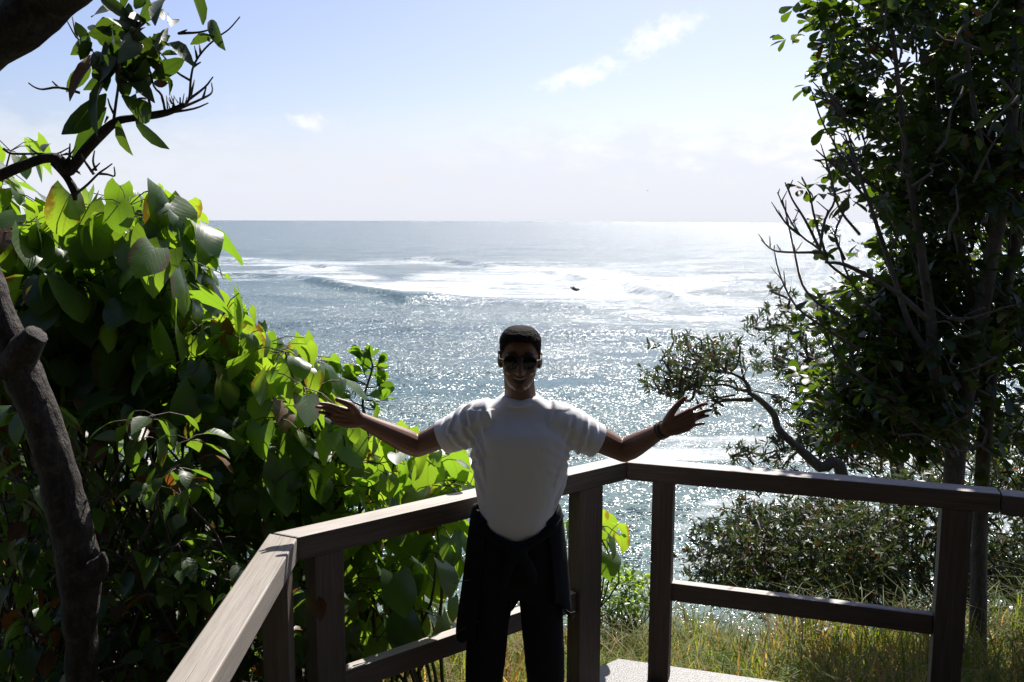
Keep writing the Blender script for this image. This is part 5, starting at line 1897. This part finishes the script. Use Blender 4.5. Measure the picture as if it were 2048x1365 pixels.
def shirt():
    g = Geo()
    # torso rings in photo rows: row, centre column, half width in px, front depth, back depth (m)
    rows = [(1085, 1032, 46, 0.095, 0.10), (1062, 1033, 57, 0.108, 0.105), (1040, 1034, 71, 0.115, 0.11), (1010, 1035, 80, 0.116, 0.112), (975, 1038, 89, 0.117, 0.112), (940, 1040, 95, 0.122, 0.116), (905, 1041, 100, 0.130, 0.122), (875, 1041, 103, 0.132, 0.125),
            (858, 1041, 102, 0.123, 0.123), (845, 1041, 99, 0.104, 0.12), (833, 1041, 94, 0.086, 0.115), (822, 1040, 82, 0.076, 0.108), (811, 1040, 64, 0.0715, 0.095), (799, 1040, 47, 0.068, 0.08), (791, 1040, 38, 0.06, 0.072)]
    rings_loft(g, [((P(cx, py, YB).x, YB + 0.005, P(cx, py, YB).z), w * MB, f, b) for py, cx, w, f, b in rows], 36, 2.5)
    arms = [((948, 843), (834, 893), 0.0, 0.05, 0.52, -1), ((1132, 848), (1248, 903), 0.0, 0.06, 0.50, 1)]
    ends = []
    for sh, el, a, b, k, s in arms:
        S, E = P(*sh, YB + a), P(*el, YB + b)
        d = E - S
        inn = S - d.normalized() * 0.09 + Vector((0, 0, -0.01))
        p, r = smooth_path([inn, S + Vector((0, 0, -0.006)), S + d * 0.28 + Vector((0, 0, -0.012)), S + d * k + Vector((0, 0, -0.010))], [0.072, 0.078, 0.074, 0.066], 5)
        g.tube(p, r, 22)
        ends.append((S, d.normalized(), (d * k).length))
    me = remeshed('t_shirt', g, 0.0055, M['shirt'], 10, 0.5)
    V, N = coords(me).astype(float), normals(me).astype(float)
    # folds: across the sleeves, softer ones over the trunk
    off = np.zeros(len(V))
    for (S, d, L), s in zip(ends, (-1, 1)):
        S, d = np.array(S), np.array(d)
        t = (V - S) @ d
        w = np.clip((t + 0.07) / 0.06, 0, 1) * np.clip((L - 0.012 - t) / 0.035, 0, 1) * (np.abs(V[:, 0] - HEAD.x) > 0.13)
        rad = V - S - np.outer(t, d)
        ang = np.arctan2(rad[:, 2], rad[:, 1])
        ph = (t + 0.03 * np.sin(ang + 0.6)) / 0.043 * 2 * math.pi + 1.6 * np.sin(ang * 2 + s) + 2.5 * fbm(ang * 1.3, t * 14, 71 + s, 2)
        amp = 0.5 + 0.9 * fbm(ang * 1.1 + 3, t * 10, 81 + s, 2)
        off += w * np.clip(amp, 0, 1.2) * (0.0075 * np.sin(ph) + 0.003 * np.sin(ph * 1.63 + 1))
    ct = np.clip((1.42 - V[:, 2]) / 0.2, 0, 1)
    off += 0.006 * fbm(V[:, 0] * 11 + V[:, 2] * 5, V[:, 2] * 4 - V[:, 0] * 3, 41, 3) * (V[:, 2] < 1.45)
    low = np.clip((0.98 - V[:, 2]) / 0.14, 0, 1)
    off += low * 0.006 * np.sin(V[:, 0] * 80 + 4 * np.sin(V[:, 2] * 10) + 3 * fbm(V[:, 0] * 6, V[:, 2] * 9, 91, 2))
    pit = np.exp(-((np.abs(V[:, 0] - HEAD.x) - 0.17) / 0.045) ** 2 - ((V[:, 2] - 1.27) / 0.09) ** 2)
    off += pit * 0.0045 * np.sin((np.abs(V[:, 0] - HEAD.x) * 0.7 + V[:, 2]) * 150 + 2 * fbm(V[:, 0] * 8, V[:, 2] * 8, 95, 2))
    V += N * off[:, None]
    set_coords(me, V)
    o = link('t_shirt', me, person)
    # ribbed collar
    g = Geo()
    nb = P(1040, 797, YB)
    pts = []
    for i in range(41):
        a = 2 * math.pi * i / 40
        fr = 0.5 - 0.5 * math.sin(a)                       # 1 in front
        pts.append(Vector((nb.x + 0.067 * math.cos(a), YB + 0.004 + 0.068 * math.sin(a), nb.z + 0.020 - 0.026 * fr)))
    for dz, r, k in ((0.0, 0.0052, 1.0), (-0.006, 0.0058, 1.05), (-0.011, 0.0056, 1.10)):
        c = Vector((nb.x, YB + 0.004, 0))
        q = [Vector((c.x + (p.x - c.x) * k, c.y + (p.y - c.y) * k, p.z + dz)) for p in pts]
        g.tube(q, r, 8, False)
    g.build('collar', M['shirt'], o)
    # sleeve hems
    for (S, d, L), s in zip(ends, (-1, 1)):
        S, d = Vector(S), Vector(d)
        c = S + d * (L - 0.004) + Vector((0, 0, -0.010))
        u = d.cross(Vector((0, 1, 0))).normalized()
        w = d.cross(u).normalized()
        V, F = [], []
        n = 30
        for t, r in ((-0.022, 0.0685), (0.006, 0.0685), (0.010, 0.0665), (0.009, 0.061), (-0.02, 0.059)):
            for i in range(n):
                a = 2 * math.pi * i / n
                V.append(c + d * t + (u * math.cos(a) + w * math.sin(a)) * (r + 0.0012 * math.sin(3 * a + s)))
        F = [(j * n + i, j * n + (i + 1) % n, (j + 1) * n + (i + 1) % n, (j + 1) * n + i) for j in range(4) for i in range(n)]
        g = Geo(); g.add(V, F)
        g.build('sleeve_hem', M['shirt'], o)


shirt()


def trousers():
    g = Geo()
    c = lambda px, py, dy=0.0: P(px, py, YB + dy)
    rows = [(1048, 1034, 72, 0.107, 0.11), (1075, 1033, 82, 0.115, 0.118), (1110, 1031, 90, 0.118, 0.125), (1150, 1030, 94, 0.116, 0.125), (1185, 1029, 92, 0.1, 0.11)]
    rings_loft(g, [((c(x, y).x, YB + 0.01, c(x, y).z), w * MB, f, b) for y, x, w, f, b in rows], 32, 2.6)
    ankles = []
    for hip, knee, foot, s in (((985, 1150), (970, 1330), (962, 1570), -1), ((1078, 1150), (1090, 1330), (1092, 1570), 1)):
        H, K = c(*hip), c(*knee, -0.015)
        Fz = c(*foot, 0.02); Fz.z = 0.07
        limb(g, [H, H.lerp(K, 0.5), K, K.lerp(Fz, 0.5) + Vector((0, 0.015, 0)), Fz], [0.088, 0.083, 0.077, 0.071, 0.064], 18)
        ankles.append(Fz)
    me = remeshed('trousers', g, 0.008, M['black'], 6, 0.5)
    V, N = coords(me).astype(float), normals(me).astype(float)
    V += N * (0.006 * fbm(V[:, 0] * 9, V[:, 2] * 7, 61, 3))[:, None]
    V[:, 2] = np.maximum(V[:, 2], 0.03)
    set_coords(me, V)
    link('trousers', me, person)
    for a in ankles:
        g = Geo()
        limb(g, [a + Vector((0, 0.05, -0.03)), a + Vector((0, -0.03, -0.03)), a + Vector((0, -0.12, -0.04)), a + Vector((0, -0.17, -0.045))], [0.042, 0.044, 0.038, 0.028], 14)
        me = remeshed('shoe', g, 0.006, M['shoe'], 4)
        V = coords(me); V[:, 2] = np.maximum(V[:, 2], 0.004); set_coords(me, V)
        link('shoe', me, person)


trousers()


def jacket():
    """Black jacket tied round the hips: high at the sides, knotted in front, hanging in two panels."""
    c = lambda px, py, dy=0.0: P(px, py, YB + dy)
    n, m = 72, 16
    ctr = c(1033, 1100)
    ztop_f, z0 = c(1033, 1068).z, c(1033, 1085).z
    V, F = [], []
    A0, A1 = R(-90 + 42), R(270 - 42)                      # leaves the front open
    for i in range(n + 1):
        a = A0 + (A1 - A0) * i / n
        sx, sy = math.cos(a), math.sin(a)
        side = abs(sx)
        top = c(1033, 1052).z + 0.085 * side ** 1.5
        # the hem: long at his sides, ragged, longer at the left of the picture
        front = max(0.0, -sy)
        hem = c(1033, 1215).z - 0.04 * side + (0.10 * front if sx > 0 else -0.03 * front) - (0.07 if sx < 0 else 0.0) + 0.02 * math.sin(a * 7)
        for j in range(m + 1):
            t = j / m
            z = top + (hem - top) * t
            wid = 0.170 + 0.052 * min(1, t * 1.1) ** 0.8 + 0.006 * math.sin(a * 9 + t * 4) * t
            dep = 0.128 + 0.03 * t + 0.008 * math.sin(a * 11) * t
            if sx > 0: wid -= 0.012 * t
            V.append((ctr.x + sx * wid + (-0.012 * t if sx < 0 else 0.004 * t), YB + 0.01 + sy * dep, z))
    for i in range(n):
        for j in range(m):
            a = i * (m + 1) + j
            F.append((a, a + m + 1, a + m + 2, a + 1))
    me = mesh('tied_jacket', np.array(V), F, M['black'])
    o = link('temp', me)
    s = o.modifiers.new('s', 'SOLIDIFY'); s.thickness = 0.012; s.offset = 1
    b = o.modifiers.new('b', 'SUBSURF'); b.levels = 1
    bpy.context.view_layer.update()
    me2 = evaluated(o)
    bpy.data.objects.remove(o)
    me2.name = 'tied_jacket'
    jk = link('tied_jacket', me2, person, M['black'])
    # waist roll and knot of the sleeves
    g = Geo()
    roll = []
    for i in range(33):
        a = R(-90) + 2 * math.pi * i / 32
        sx, sy = math.cos(a), math.sin(a)
        roll.append(Vector((ctr.x + sx * 0.163, YB + 0.008 + sy * 0.124, c(1033, 1076).z + 0.085 * abs(sx) ** 1.4)))
    g.tube(roll, [0.019 + 0.003 * math.sin(i * 1.7) for i in range(33)], 10, False)
    k = c(1036, 1082); k = Vector((k.x, YB - 0.13, k.z))
    ell(g, k, 0.036, 0.026, 0.026)
    limb(g, [k, k + Vector((-0.03, -0.002, -0.04)), k + Vector((-0.045, 0.012, -0.09)), k + Vector((-0.05, 0.016, -0.12))], [0.02, 0.022, 0.022, 0.018], 10, 3)
    limb(g, [k, k + Vector((0.03, -0.002, -0.035)), k + Vector((0.05, 0.012, -0.08)), k + Vector((0.055, 0.016, -0.11))], [0.02, 0.022, 0.022, 0.018], 10, 3)
    link('knotted_sleeves', remeshed('knotted_sleeves', g, 0.006, M['black'], 4), jk)
    # thin pale piping on the panels
    for q in ([(907, 1168), (920, 1163), (942, 1160)], [(908, 1277), (920, 1262), (958, 1242)], [(1128, 1218), (1142, 1226), (1150, 1224), (1144, 1243)]):
        g = Geo()
        g.tube(smooth_path([P(x, y, YB - 0.055 - 0.0006 * abs(x - (905 if x < 1000 else 1155))) for x, y in q], None, 3), 0.0013, 5)
        g.build('piping', M['piping'], jk)


jacket()


def bracelets():
    W, E = P(1329, 858, YB - 0.06), P(1248, 903, YB + 0.06)
    d = (E - W).normalized()
    u = d.cross(Vector((0, 1, 0))).normalized()
    w = d.cross(u).normalized()
    for name, mat, off, r, th, label in (('cord_bracelet', 'beads_green', 0.020, 0.0325, 0.0022, 'thin olive cord bracelet, farther from the hand of the two on the wrist'),
                                         ('bead_bracelet', 'beads_dark', 0.004, 0.0315, 0.0032, 'dark bead bracelet, nearer the hand of the two on the wrist')):
        g = Geo()
        c = W + d * off
        pts = [c + (u * math.cos(a) + w * math.sin(a)) * r + d * 0.006 * math.sin(a) for a in np.linspace(0, 2 * math.pi, 37)]
        g.tube(pts, [th * (1 + (0.3 if i % 2 else 0)) for i in range(37)], 6, False)
        if mat == 'beads_green':
            g.tube([c + u * -r + w * 0.01, c + u * -(r - 0.01) + w * -0.03 - d * 0.01], [0.0016, 0.001], 5)
        o = g.build(name, M[mat])
        tag(o, label, 'bracelet')


bracelets()


# ------------------------------------------------------------------ a sea bird far out
def bird():
    c = P(1295, 382, 260.0)
    g = Geo()
    g.tube([c + Vector((-0.18, 0, 0)), c + Vector((-0.08, 0, 0.02)), c + Vector((0.1, 0, 0.0)), c + Vector((0.22, 0, -0.01))], [0.03, 0.07, 0.06, 0.01], 8)
    o = g.build('sea_bird', M['bird'])
    tag(o, 'tiny dark sea bird flying low over the horizon', 'bird')
    for s in (-1, 1):
        V = [c + Vector((0.05, 0, 0.03)), c + Vector((-0.06, 0, 0.03)), c + Vector((-0.02, s * 0.25, 0.16)), c + Vector((0.08, s * 0.25, 0.16)), c + Vector((0.12, s * 0.6, 0.1))]
        V += [v + Vector((0, 0, -0.015)) for v in V]
        F = [(0, 1, 2, 3), (3, 2, 4), (8, 7, 6, 5), (9, 7, 8)]
        link('wing', mesh('wing', np.array([v[:] for v in V]), F, M['bird'], False), o)


bird()
